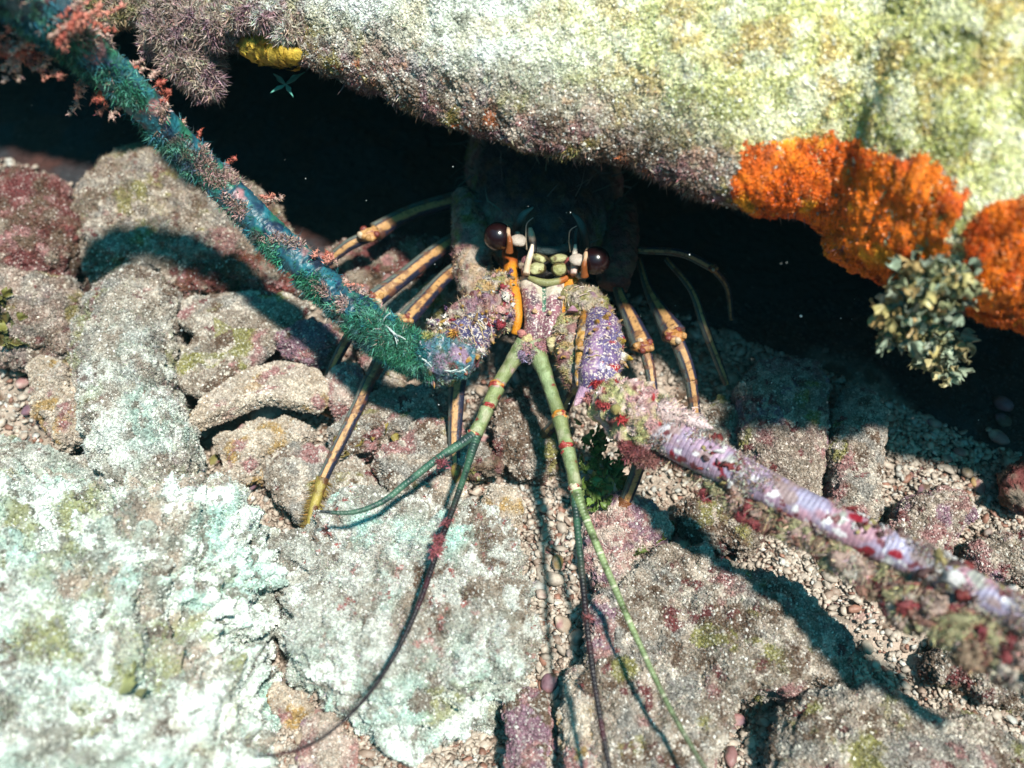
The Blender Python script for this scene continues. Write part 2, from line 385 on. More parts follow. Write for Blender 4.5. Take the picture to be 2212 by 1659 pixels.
Acc().add(V, C, Q=Ql).build("ledge_rock", MAT['rock'], ledge)
LV, LC, LN = V, C, NL
vis = inview(LV, 80) > 0
qm = vis[Ql].any(1)
front = Ql[qm]
T0 = np.zeros((0, 3), int)
def lw(c, n): return np.clip(n[:, 2]+.5, .1, 1)
dress(ledge, LV, LC, T0, front, 110000, 110000, gsize=.0011, tlen=.0036, twid=.00036, tmul=1.12, gcol=(.9, .9, .84), lean=.7)
# hanging fringe along the rim
def rimw(c, n):
    x, y = proj(c); r = np.interp(c[:, 0], Es[:, 0], Es[:, 2]); return ((c[:, 2]-r < .012) & (c[:, 2]-r > -.014) & (n[:, 1] < .6)).astype(float)*inview(c)*np.clip(.4+2.5*fbm(c, .015, 3, 88), .05, 2)
P, N, cc = sample(LV, LC, T0, front, 26000, rimw)
g = Acc(); hang = N.copy(); hang[:, 2] -= .5
turf(g, P, hang, cc*1.2, .0026, .00026, lean=1.1, droop=.4, jit=.45)
P, N, cc = sample(LV, LC, T0, front, 500, rimw)
hang = N*.5; hang[:, 2] -= 1
turf(g, P, hang, cc*1.4+.03, .005, .0003, lean=.8, droop=.5, jit=.3)
g.build("hanging_turf", MAT['turf'], ledge)

# ================================================================ patches growing on the ledge
def in_poly(x, y, poly):
    poly = np.array(poly, float); ins = np.zeros(len(x), bool); j = len(poly)-1
    for i in range(len(poly)):
        xi, yi = poly[i]; xj, yj = poly[j]
        c = ((yi > y) != (yj > y)) & (x < (xj-xi)*(y-yi)/(yj-yi+1e-12)+xi); ins ^= c; j = i
    return ins
def poly_dist(x, y, poly):
    poly = np.array(poly, float); d = np.full(len(x), 1e9)
    for i in range(len(poly)):
        a = poly[i]; b_ = poly[(i+1) % len(poly)]; e = b_-a; t = np.clip(((x-a[0])*e[0]+(y-a[1])*e[1])/(e@e), 0, 1)
        d = np.minimum(d, np.hypot(x-a[0]-t*e[0], y-a[1]-t*e[1]))
    return d
def ledge_patch(name, poly, label, cat, thick, colf, wob=60, sub=None, nturf=0, tlen=.003, tcol=None, parent=None, lump=.003, facing=True):
    """a crust that grows on the ledge: its own thickened skin over the rock surface"""
    x, y = proj(LV); m = vis & (LN@unit(CAM-LV.mean(0)) > -.9)
    Vd = unit(CAM-LV); fc = (LN*Vd).sum(1) > -.25
    wx = x + wob*fbm(LV, .014, 5, 5, .65); wy = y + wob*fbm(LV, .014, 5, 6, .65)
    ins = in_poly(wx, wy, poly) & fc & m
    d = poly_dist(wx, wy, poly)*np.where(ins, 1, -1)
    keep = (d > -6)[Ql].all(1) & fc[Ql].all(1)
    Q = Ql[keep]; ids, inv = np.unique(Q, return_inverse=True); Q = inv.reshape(-1, 4)
    P = LV[ids]; n = LN[ids]; t = np.clip(d[ids]/40, 0, 1)**.6
    h = thick*np.clip(t*1.6, 0, 1)*(1+.15*fbm(P, .012, 3, 91)+.3*fbm(P, .004, 3, 92)) + lump*t*fbm(P, .0022, 2, 93) - .0006*(1-t)
    P = P+n*h[:, None]; C = colf(P)
    r = root(name, None, label, cat) if parent is None else parent
    Acc().add(P, C, Q=Q).build("sponge_body" if parent is None else name, MAT['sponge'], r)
    if nturf: dress(r, P, C, T0, Q, nturf//5, nturf, gsize=.0008, tlen=tlen, twid=.0004, tcol=tcol, gcol=(.7, .3, .1), name="sponge_tufts")
    return r
def orange(P): return tone(P, (.70, .120, .002), [((.78, .18, .003), .016, .0, .25), ((.62, .09, .002), .008, .26, .15), ((.78, .32, .015), .012, .40, .08), ((.40, .07, .005), .003, .34, .1)], 101)
ledge_patch("orange_sponge", [(1590, 330), (1650, 285), (1800, 270), (1950, 310), (2060, 370), (2085, 440), (2065, 560), (1960, 600), (1930, 660), (1860, 640), (1790, 580), (1770, 530), (1640, 510), (1590, 440), (1560, 400)],
            "large bright orange encrusting sponge on the front face of the ledge above the dark gap", "sponge", .0014, orange, nturf=7000, tlen=.0018, lump=.0016)
ledge_patch("orange_sponge", [(2085, 490), (2130, 445), (2180, 430), (2400, 420), (2400, 860), (2212, 760), (2110, 735), (2090, 680), (2060, 620)],
            "smaller orange encrusting sponge at the ledge corner right of the ruffled pale algae", "sponge", .0016, orange, nturf=9000, tlen=.0022, lump=.0014, wob=40)
def yellow(P): return tone(P, (.50, .32, .03), [((.62, .44, .06), .008, 0, .2), ((.26, .15, .02), .007, .2, .15)], 103)
ledge_patch("yellow_sponge", [(512, 95), (535, 55), (600, 65), (655, 110), (650, 135), (600, 130), (545, 122)],
            "small mustard yellow sponge lump on the brown rim of the ledge", "sponge", .008, yellow, wob=8, lump=.001)

# purple-brown shaggy clumps hanging at the upper left
def shaggy(name, pts, label, cat, pal, nt, tl, sub=5, group=None, tcol=None, tw=.0004):
    r = root(name, None, label, cat, group)
    A = Acc()
    for (x, y, z, rx, sq) in pts:
        c = W(x, y, z); R = M(rx, c); D, T = ico(sub)
        V = D*np.array([R, R, R*sq]); V = V + unit(D)*(R*.35*fbm(D+x, .6, 3, int(x)))[:, None] + c
        A.add(V, pal(V, 3), T=T)
    V, C, T, Q = A.arrays(); A.build("clump_body", MAT['rock'], r)
    P, N, cc = sample(V, C, T, Q, nt, lambda c, n: inview(c))
    g = Acc(); turf(g, P, N, cc*.7+np.array(tcol or (.2, .15, .13))*.5, tl, tw, lean=.5, jit=.4, droop=.15); g.build("algae_turf", MAT['turf'], r)
    return r
shaggy("shaggy_algae", [(400, 60, .150, 75, .9), (410, 130, .138, 60, 1.0), (440, 175, .132, 38, 1.0), (340, 95, .14, 30, 1.), (470, 60, .155, 40, 1)], "big shaggy purple brown algae clump hanging from the ledge beside the teal feeler", "algae",
       lambda P, s: tone(P, (.26, .19, .17), [(PURPLE, .01, 0, .2), (SAND, .006, .1, .2)], s), 22000, .0036, tw=.0003)
shaggy("shaggy_algae", [(240, 5, .15, 60, .7), (320, 20, .15, 45, .7), (160, -5, .15, 50, .7)], "olive brown shaggy algae along the ledge rim at the top left corner", "algae",
       lambda P, s: tone(P, (.20, .16, .09), [(OLIVE, .01, 0, .2), (TAN, .006, .1, .2)], s), 13000, .0032, tw=.0003)
shaggy("shaggy_algae", [(560, 25, .165, 60, .6), (630, 60, .16, 42, .6), (510, 60, .155, 30, .7)], "pale brown shaggy algae cushion just above the yellow sponge", "algae",
       lambda P, s: tone(P, (.34, .27, .22), [(WHITE, .01, .1, .2), (PURPLE, .008, .1, .2)], s), 13000, .003, tw=.00028, tcol=(.35, .28, .22))

# ================================================================ leafy things
def leaf(acc, base, dirv, nrm, L, Wd, col, lobes=3, ruffle=.25, seed=0):
    nu, nv = 9, 9; u = np.linspace(0, 1, nu)[:, None]; v = np.linspace(-1, 1, nv)[None, :]
    dirv = unit(dirv); side = unit(np.cross(nrm, dirv)); up = np.cross(dirv, side)
    edge = 1+.22*np.cos(v*math.pi*lobes+seed)*u
    wid = Wd*(.18+.9*np.sin(np.clip(u*1.9, 0, math.pi*.62)))*(1-.35*u**6)
    l = L*u*(edge-.25*v**2*u)
    z = ruffle*L*(np.sin(v*3+seed*2+u*3)*u*.5 + .35*u*u)
    P = base + dirv*l[..., None] + side*(wid*v)[..., None] + up*z[..., None]
    P = P.reshape(-1, 3); c = col*(1+.25*np.repeat(u, nv, 1).reshape(-1, 1)-.1)*(1+rng.normal(0, .12))
    th = up*.00035
    A = np.concatenate([P-th/2, P+th/2]); F = grid_faces(nu, nv); n = nu*nv
    b_ = [i*nv for i in range(nu)]+[(nu-1)*nv+j for j in range(1, nv)]+[i*nv+nv-1 for i in range(nu-2, -1, -1)]+[j for j in range(nv-2, 0, -1)]
    b_ = np.array(b_); r = np.stack([b_, np.roll(b_, -1), np.roll(b_, -1)+n, b_+n], 1)
    acc.add(A, np.concatenate([c, c]), Q=np.concatenate([F[:, ::-1], F+n, r]))
def leafy(name, spots, label, cat, cols, L, n, group=None, lobes=3, ruffle=.3, spread=.9, upv=(0, -.3, 1), grains=0, wr=.55):
    r = root(name, None, label, cat, group)
    A = Acc()
    for (x, y, z, sp) in spots:
        c = W(x, y, z)
        for i in range(n):
            s_ = M(sp, c); off = rng.normal(0, 1, 3)*s_*np.array([1, 1, .5]); d = unit(np.array(upv)+rng.normal(0, spread, 3)+off/s_*.4)
            leaf(A, c+off, d, unit(rng.normal(0, 1, 3)+np.array([0, -.3, .8])), L*rng.uniform(.6, 1.3), L*wr*rng.uniform(.7, 1.2), c3(*cols[rng.integers(len(cols))]), lobes, ruffle, rng.uniform(0, 6))
    A.build("fronds", MAT['leaf'], r)
    return r
leafy("green_algae", [(1285, 955, .034, 18), (1315, 985, .032, 20), (1300, 1035, .028, 20), (1275, 1000, .032, 16), (1330, 1045, .026, 14), (1290, 1075, .022, 12)], "bright green leafy algae tuft under the purple ringed feeler", "algae",
      [(.12, .19, .04), (.18, .26, .07), (.08, .12, .03), (.22, .28, .10)], .0058, 18, wr=.5)
leafy("green_algae", [(1350, 1165, .012, 14), (1400, 1150, .010, 16)], "small olive green algae sprig on the sand below the bright green tuft", "algae", [(.13, .16, .03), (.09, .12, .03)], .006, 10)
leafy("ruffled_algae", [(1960, 650, .150, 26), (2040, 640, .15, 24), (2000, 600, .162, 26), (2070, 590, .165, 20), (1930, 700, .135, 18), (1990, 720, .13, 20)], "pale grey green ruffled leafy algae hanging from the ledge between two orange sponges", "algae",
      [(.30, .32, .17), (.38, .32, .13), (.20, .25, .18), (.40, .28, .12), (.27, .31, .24)], .0052, 70, ruffle=.8, upv=(-.1, -.5, -.1), wr=.6)
leafy("ruffled_algae", [(2010, 760, .115, 14), (2040, 790, .105, 12), (2060, 740, .12, 14)], "lower hanging sprig of ruffled algae dangling into the dark gap", "algae",
      [(.30, .36, .26), (.38, .33, .17)], .0060, 26, ruffle=.7, upv=(0, -.2, -.8), wr=.5)
leafy("olive_algae", [(0, 650, .044, 14), (12, 700, .042, 14), (30, 745, .034, 10)], "olive yellow leafy algae clump on the rubble at the left edge", "algae", [(.17, .16, .04), (.12, .13, .05), (.10, .08, .03)], .006, 10)
leafy("brown_algae", [(800, 905, .026, 16), (750, 965, .022, 18), (830, 935, .024, 12)], "flat mustard brown algae flakes on the tan rock behind the striped leg", "algae", [(.22, .17, .04), (.28, .21, .06)], .005, 6, spread=.5, upv=(0, 0, .3))
leafy("brown_algae", [(280, 1470, .075, 12), (230, 1500, .075, 14)], "greenish brown flat algae flakes on the white boulder", "algae", [(.26, .27, .12), (.2, .2, .1)], .006, 4, spread=.5, upv=(0, 0, .3))
# three-lobed teal frond under the rim
r = root("teal_frond", None, "tiny teal green three-lobed frond hanging against the dark gap below the yellow sponge", "algae")
A = Acc(); c = W(617, 182, .128)
for dx, dy, L in ((-30, -24, .012), (-34, 20, .010), (36, -24, .014), (22, 34, .012)):
    d = W(617+dx, 182+dy, .128)-c; leaf(A, c, d, Up*.2-Fw, L*.8, L*.11, c3(.10, .32, .27), 1, .1, 1.)
A.build("fronds", MAT['leaf'], r)

# ================================================================ ROCKS AND RUBBLE
stone("boulder", [(-250, 1180), (0, 1125), (150, 1085), (330, 1100), (470, 1075), (540, 1130), (580, 1250), (545, 1350), (500, 1405), (545, 1510), (600, 1600), (560, 1800), (200, 1900), (-300, 1850)], .018, .062, pal_white,
      "huge whitish boulder furred with pale algae filling the lower left", "boulder", sub=7, rough=.017, flat=.92, ngrain=60000, nturf=60000, tlen=.0045, twid=.00028, tcol=(.42, .46, .40), gcol=(.85, .87, .83), gsize=.0011)
stone("boulder", [(625, 1210), (700, 1115), (850, 1065), (960, 1070), (1080, 1130), (1130, 1250), (1145, 1400), (1130, 1510), (1050, 1560), (960, 1600), (880, 1665), (760, 1570), (655, 1500), (625, 1440), (625, 1380), (628, 1300)], .004, .043, lambda P, s: mixc(pal_dusty(P, s), pal_white(P, s), sstep(-P[:, 1]-.4*P[:, 0]+.09*fbm(P, .05, 3, s+3), .135, .22)*.8),
      "rounded grey white algae-dusted boulder under the long dark curved feeler", "boulder", sub=7, rough=.010, flat=.92, ngrain=46000, nturf=46000, tlen=.0038, twid=.00025, tcol=(.38, .37, .33), gcol=(.82, .82, .78), gsize=.0010)
stone("boulder", [(1300, 1270), (1400, 1200), (1520, 1200), (1700, 1275), (1815, 1380), (1835, 1470), (1740, 1500), (1640, 1490), (1570, 1560), (1520, 1700), (1300, 1760), (1270, 1500)], .012, .018, pal_sand,
      "broad tan fuzzy slab of rock right of the two straight feelers", "rock", sub=7, rough=.006, flat=.5, ngrain=34000, nturf=30000, tlen=.0036, twid=.00024, gcol=(.8, .76, .7), gsize=.0010)
stone("boulder", [(1660, 1570), (1730, 1510), (1900, 1490), (2100, 1560), (2212, 1620), (2280, 1800), (1700, 1820), (1640, 1700)], .015, .018, pal_sand,
      "brownish fuzzy rock at the lower right corner beyond the blue shadow", "rock", sub=6, rough=.005, flat=.5, ngrain=20000, nturf=20000, tlen=.0036, twid=.00026, gcol=(.75, .7, .6))
stone("rock", [(210, 640), (290, 585), (370, 640), (395, 760), (390, 900), (430, 1000), (440, 1080), (300, 1110), (215, 1010), (190, 850), (165, 720)], .026, .024, lambda P, s: mixc(pal_sand(P, s), pal_white(P, s), .6*sstep(-P[:, 1], -.05, .06)),
      "long upright pale rock with algae streaks left of the flat triangular slab", sub=7, rough=.005, flat=.6, ngrain=26000, nturf=26000, tlen=.004, gcol=(.8, .78, .72))
stone("rock", [(170, 420), (300, 350), (460, 375), (600, 450), (670, 560), (600, 600), (470, 600), (330, 610), (200, 610), (150, 520)], .024, .026, lambda P, s: mixc(pal_sand(P, s), pal_brown(P, s), .75*sstep(P[:, 1]+.06*fbm(P, .03, 3, 4), .10, .16)+.2),  # browner towards the crevice, its shade partly put into the rock colour
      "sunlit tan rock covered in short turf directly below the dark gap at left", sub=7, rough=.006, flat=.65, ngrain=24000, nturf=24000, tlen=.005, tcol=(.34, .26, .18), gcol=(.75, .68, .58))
stone("rock", [(-80, 420), (60, 400), (150, 430), (190, 500), (150, 610), (60, 620), (-100, 600)], .026, .022, pal_red,
      "dark red algae-covered rock at the left edge under the crevice", sub=6, rough=.005, ngrain=9000, nturf=12000, tlen=.005, tcol=(.16, .05, .04), gcol=(.6, .5, .45))
stone("rock", [(-100, 590), (60, 580), (170, 620), (190, 700), (150, 770), (50, 790), (-100, 760)], .022, .020, lambda P, s: mixc(pal_sand(P, s), pal_red(P, s), np.full(len(P), .3)),
      "mottled brown and pink rock at the left edge below the dark red one", sub=6, rough=.005, ngrain=12000, nturf=14000, tlen=.004, gcol=(.8, .7, .6))
stone("rock", [(70, 790), (150, 790), (200, 860), (220, 960), (140, 960), (70, 900)], .016, .015, pal_cream,
      "small creamy ribbed rock between the upright pale rock and the left edge", sub=6, rough=.004, ngrain=6000, nturf=3000, tlen=.003)
stone("rock", [(-100, 940), (60, 950), (180, 985), (260, 1050), (240, 1110), (60, 1130), (-100, 1150)], .014, .012, lambda P, s: mixc(pal_sand(P, s), pal_white(P, s), np.full(len(P), .5)),
      "pale crumbly rock at the left edge just above the huge whitish boulder", sub=6, rough=.004, ngrain=12000, nturf=9000, tlen=.003)
stone("flat_slab", [(398, 655), (500, 645), (620, 640), (672, 668), (645, 705), (560, 780), (440, 855), (392, 840), (385, 790), (428, 730), (388, 700)], .030, .0055, pal_sand,
      "flat triangular tan stone slab lying under the thick teal feeler", "stone slab", sub=6, rough=.0012, flat=.30, sharp=.5, ngrain=12000, nturf=9000, tlen=.0025, tilt=(0, .05), gcol=(.72, .68, .6), micro=.0006)
stone("curved_shard", [(412, 905), (450, 850), (520, 805), (600, 785), (690, 800), (720, 850), (690, 892), (640, 878), (580, 868), (520, 880), (470, 905), (425, 935)], .026, .0055, pal_cream,
      "curved pale shell-like rock shard with a dark shadow under its lower edge", "rock", sub=6, rough=.0012, flat=.35, sharp=.5, ngrain=9000, nturf=5000, tlen=.002, tilt=(0, -.06), gcol=(.78, .72, .64), micro=.0006)
stone("rock", [(600, 745), (625, 720), (680, 712), (735, 725), (738, 765), (690, 790), (630, 785)], .026, .013, pal_purple, "small dusty purple knobbly rock between the flat slab and the teal feeler", sub=6, rough=.003, ngrain=3000, nturf=2500, tlen=.002, tcol=(.22, .12, .14))
stone("rock", [(385, 570), (480, 545), (590, 550), (650, 600), (620, 645), (500, 640), (395, 640)], .028, .014, pal_red, "rusty brown algae-covered lump behind the flat triangular slab", sub=6, rough=.006, ngrain=3000, nturf=9000, tlen=.006, tcol=(.20, .09, .04))
stone("rock", [(700, 850), (725, 800), (775, 800), (792, 850), (765, 890), (720, 905)], .020, .012, pal_coralline, "smooth oval salmon pink stone beside the second striped leg", sub=6, rough=.0015, ngrain=3000, nturf=800, tlen=.002)
stone("rock", [(700, 950), (745, 905), (850, 850), (950, 840), (975, 880), (900, 935), (820, 955), (745, 1000)], .016, .014, pal_sand, "tan rock with mustard flecks behind the long striped leg", sub=6, rough=.003, ngrain=9000, nturf=5000, tlen=.0022)
stone("rock", [(810, 1005), (870, 960), (930, 900), (990, 920), (1060, 1000), (1040, 1035), (930, 1060), (860, 1085), (820, 1050)], .014, .014, pal_sand, "tan lump of rock where the vertical striped leg stands", sub=6, rough=.003, ngrain=9000, nturf=5000, tlen=.0022)
stone("rock", [(560, 1010), (640, 960), (740, 985), (800, 1020), (830, 1080), (740, 1100), (640, 1130), (600, 1080)], .008, .011, pal_sand, "low pinkish tan rock around the hairy foot of the long leg", sub=6, rough=.003, ngrain=11000, nturf=6000, tlen=.002)
stone("rock", [(470, 960), (540, 920), (640, 915), (690, 950), (600, 980), (560, 1040), (500, 1050)], .010, .012, pal_cream, "pale cream rubble stone below the shadow of the curved shard", sub=6, rough=.003, ngrain=7000, nturf=1500, tlen=.0015)
stone("rock", [(1035, 1095), (1060, 1060), (1120, 1070), (1130, 1110), (1105, 1160), (1075, 1170)], .014, .013, pal_cream, "smooth egg-shaped tan stone beside the blue shadow strip", sub=6, rough=.001, ngrain=1500, micro=.0004)
stone("rock", [(900, 1060), (960, 1020), (1000, 1040), (1010, 1090), (960, 1110), (900, 1100)], .010, .012, pal_cream, "pale cream stone touching the foot of the vertical striped leg", sub=6, rough=.002, ngrain=3500, nturf=900, tlen=.0015)
stone("rock", [(1060, 880), (1130, 850), (1210, 870), (1230, 940), (1200, 1020), (1120, 1040), (1060, 980)], .012, .013, pal_brown, "dark pitted brown rock in the shade under the lobster's head", sub=6, rough=.004, ngrain=5000, nturf=3000, tlen=.002)
stone("rock", [(1000, 1010), (1030, 985), (1075, 990), (1080, 1015), (1045, 1030), (1010, 1030)], .018, .007, pal_red, "small dark maroon sponge-coated stone under the forked feelers", sub=5, rough=.002, nturf=900, tlen=.002)
stone("rock", [(1270, 1120), (1330, 1070), (1400, 1090), (1450, 1150), (1400, 1200), (1340, 1300), (1290, 1280), (1255, 1200)], .010, .013, pal_coralline, "pink coralline-crusted stone right of the two straight feelers", sub=6, rough=.003, ngrain=8000, nturf=1500, tlen=.0015)
stone("rock", [(1270, 1310), (1300, 1290), (1345, 1310), (1340, 1400), (1310, 1480), (1275, 1460)], .020, .010, pal_coralline, "narrow salmon pink stone between the two straight feelers", sub=6, rough=.002, ngrain=4000)
stone("coral_finger", [(1215, 1480), (1240, 1440), (1290, 1450), (1310, 1560), (1320, 1700), (1230, 1720), (1210, 1600)], .012, .012, pal_cream, "long pale finger of dead coral lying at the bottom edge beside the dark feeler", "coral", sub=6, rough=.002, ngrain=9000, nturf=1500, tlen=.0015)
stone("coral_finger", [(1590, 850), (1620, 800), (1680, 780), (1760, 795), (1785, 850), (1775, 960), (1765, 1110), (1700, 1120), (1630, 1060), (1590, 960)], .020, .017, pal_rose, "thick dusky rose dead coral finger under the ledge shadow left of its twin", "coral", sub=7, rough=.0025, flat=.5, ngrain=22000, nturf=9000, tlen=.0018, gcol=(.6, .52, .46))
stone("coral_finger", [(1795, 900), (1820, 850), (1880, 850), (1905, 900), (1895, 1010), (1900, 1130), (1850, 1160), (1790, 1110), (1785, 1000)], .018, .015, pal_sand, "thinner tan dead coral finger parallel to the rose one under the ledge", "coral", sub=7, rough=.002, flat=.5, ngrain=14000, nturf=6000, tlen=.0018, gcol=(.62, .56, .5))
stone("rock", [(1500, 900), (1560, 850), (1600, 900), (1600, 1010), (1540, 1040), (1500, 980)], .008, .010, pal_sand, "small tan rock between the right legs and the rose coral finger", sub=6, rough=.003, ngrain=5000, nturf=2000, tlen=.002)
stone("rock", [(1905, 1150), (1950, 1085), (2020, 1055), (2075, 1075), (2085, 1130), (2040, 1200), (1980, 1250), (1920, 1235)], .018, .015, pal_rose, "rounded purplish brown stone among white gravel at right", sub=6, rough=.003, ngrain=7000, nturf=4000, tlen=.002, gcol=(.7, .62, .58))
stone("rock", [(2160, 1010), (2230, 990), (2260, 1060), (2230, 1110), (2170, 1080)], .012, .012, pal_red, "dark maroon stone on the white gravel at the right edge", sub=5, rough=.003, nturf=1500, tlen=.002)
stone("rock", [(2070, 1180), (2140, 1150), (2260, 1150), (2280, 1250), (2180, 1260), (2090, 1230)], .010, .010, pal_rose, "low reddish fuzzy stone behind the purple feeler at the right edge", sub=6, rough=.003, ngrain=4000, nturf=4000, tlen=.0025)
stone("rock", [(1985, 1400), (2060, 1370), (2212, 1390), (2290, 1460), (2230, 1530), (2090, 1500), (2000, 1450)], .010, .011, pal_brown, "shaded brown rubble stone under the feeler at the right edge", sub=6, rough=.004, ngrain=5000, nturf=5000, tlen=.003)
stone("rock", [(1095, 1500), (1130, 1475), (1180, 1500), (1185, 1600), (1170, 1720), (1100, 1720)], .010, .010, pal_purple, "flat mauve stone at the bottom edge left of the pale coral finger", sub=6, rough=.002, ngrain=5000)
stone("rock", [(1460, 1085), (1560, 1080), (1650, 1130), (1640, 1190), (1540, 1180), (1470, 1150)], .006, .009, pal_brown, "dark brown rock in the blue shadow under the purple feeler", sub=6, rough=.004, ngrain=4000, nturf=3000, tlen=.003)
stone("rock", [(660, 1560), (720, 1550), (770, 1600), (760, 1700), (650, 1720), (640, 1620)], .006, .010, pal_coralline, "pink and cream stone at the bottom left of the curved feeler tip", sub=6, rough=.003, ngrain=4000)
stone("rock", [(590, 1480), (640, 1490), (680, 1540), (640, 1570), (590, 1550)], .006, .008, pal_cream, "peach coloured shell-like stone between the two white boulders", sub=5, rough=.002, ngrain=1500)
stone("rock", [(800, 650), (900, 640), (990, 600), (1000, 640), (950, 690), (860, 740), (800, 720)], .012, .012, pal_sand, "pale stone glimpsed between the lobster's left legs", sub=5, rough=.003, ngrain=2500)
stone("rock", [(690, 560), (800, 520), (960, 520), (1000, 580), (900, 640), (760, 660), (680, 620)], .012, .020, pal_red, "shaded maroon rock behind the lobster's left legs", sub=6, rough=.006, ngrain=2500, nturf=5000, tlen=.004)
stone("rock", [(760, 720), (860, 700), (900, 780), (860, 850), (790, 830)], .010, .012, pal_sand, "tan stone hidden below the green base of the left feeler", sub=5, rough=.003, ngrain=2500)

# small fragments in the gaps, each its own object
spots = []
regions = [(430, 960, 620, 1060, 8), (900, 830, 1240, 1060, 10), (1150, 1100, 1300, 1480, 12), (1380, 1100, 1560, 1200, 4), (1900, 850, 2200, 1180, 16), (600, 1480, 740, 1650, 8),
           (1540, 1520, 1700, 1650, 6), (1840, 1330, 2100, 1500, 8), (0, 780, 80, 950, 4), (1140, 1400, 1230, 1650, 6)]
PALS = [pal_cream, pal_coralline, pal_sand, pal_purple, pal_cream]
nfrag = 0
for (x0, y0, x1, y1, n) in regions:
    for i in range(n):
        x, y = rng.uniform(x0, x1), rng.uniform(y0, y1); rr = rng.uniform(9, 24)
        th0 = rng.uniform(0, 6.28); k_ = rng.integers(6, 9); asp = rng.uniform(.5, 1)
        ol = [(x+rr*math.cos(t+th0)*rng.uniform(.75, 1.2), y+rr*asp*math.sin(t+th0)*rng.uniform(.75, 1.2)) for t in np.linspace(0, 2*math.pi, k_, endpoint=False)]
        c = W(x, y, 0); z0 = float(ground_z(c[None])[0])+.004
        nfrag += 1
        g = Acc()
        D, T = ico(3); R = M(rr, c)
        Vf = D*np.array([R, R*asp, R*rng.uniform(.25, .6)]); Vf = Vf*(1+.22*fbm(D+nfrag*3, .7, 3, nfrag))[:, None]
        Rm = randrot(1)[0]; ax = math.cos(th0), math.sin(th0); Rz = np.array([[ax[0], -ax[1], 0], [ax[1], ax[0], 0], [0, 0, 1]])
        tl = rng.normal(0, .3, 2); Rt = np.array([[1, 0, tl[0]], [0, 1, tl[1]], [-tl[0], -tl[1], 1]])
        Vf = Vf@(Rt@Rz).T + np.array([c[0], c[1], z0])
        g.add(Vf, PALS[nfrag % 5](Vf, nfrag), T=T); o = g.build("coral_fragment", MAT['pebble'])
        tag(o, "small weathered coral or shell fragment lying loose in the gravel", "coral fragment", "loose coral and shell fragments in the gravel")

# gravel: white shell chips and sand nobody could count
g = Acc(); BV, BT = ico(1)
def gravel_w(c, n):
    x, y = proj(c); return inview(c, 60)*(c[:, 1]+.55*np.clip(c[:, 0]-.07, 0, .2)-.5*np.clip(-c[:, 0]-.1, 0, .3) < .06)*(.4+1.2*(x > 1500)*(y < 1300)+1.3*(abs(x-1150) < 140)*(y > 850)+.8*(x > 550)*(x < 1000)*(y > 850)+1.5*(y > 1450)*(x > 550))
P, N, cc = sample(*seabed_arr, 60000, gravel_w)
sz = .0021*rng.lognormal(-.25, .42, len(P)); pick = rng.random(len(P))[:, None]
col = np.where(pick < .62, c3(.50, .42, .35), np.where(pick < .8, c3(.33, .24, .19), np.where(pick < .88, c3(.28, .14, .10), c3(.52, .50, .46))))*rng.uniform(.75, 1.15, (len(P), 1))
R = randrot(len(P)); Rl = R.copy(); 
nn = unit(np.array([0, 0, 1.])+rng.normal(0, .35, (len(P), 3))); t1 = unit(np.cross(nn, rng.normal(0, 1, (len(P), 3)))); t2 = np.cross(nn, t1)
Rl = np.stack([t1, t2, nn], -1)
BVf = BV*np.array([1.15, .8, .30])
P[:, 2] += rng.uniform(0, .003, len(P))
scatter(g, BVf, BT, P, sz, col, .55, Rl, jitter=.22)
P, N, cc = sample(*seabed_arr, 70000, lambda c, n: inview(c, 60)*(.08+(c[:, 1]-.5*np.clip(-c[:, 0]-.1, 0, .3) < .06)))
scatter(g, OCT_V, OCT_T, P+N*.0004, .0009*rng.lognormal(0, .4, len(P)), np.clip(cc*rng.uniform(.6, 1.9, (len(P), 1)), 0, .85))
tag(g.build("gravel", MAT['pebble']), kind="stuff")
# drifting specks in the water
n = 120; xs_ = rng.uniform(0, 2212, n); ys_ = rng.uniform(150, 1000, n)
P = np.array([W(a, b_, z) for a, b_, z in zip(xs_, ys_, rng.uniform(.03, .16, n))])
g = Acc(); scatter(g, *ico(1), P, .00022*rng.lognormal(0, .5, n), np.tile(c3(.8, .85, .85), (n, 1)))
tag(g.build("drifting_specks", MAT['grain']), kind="stuff")

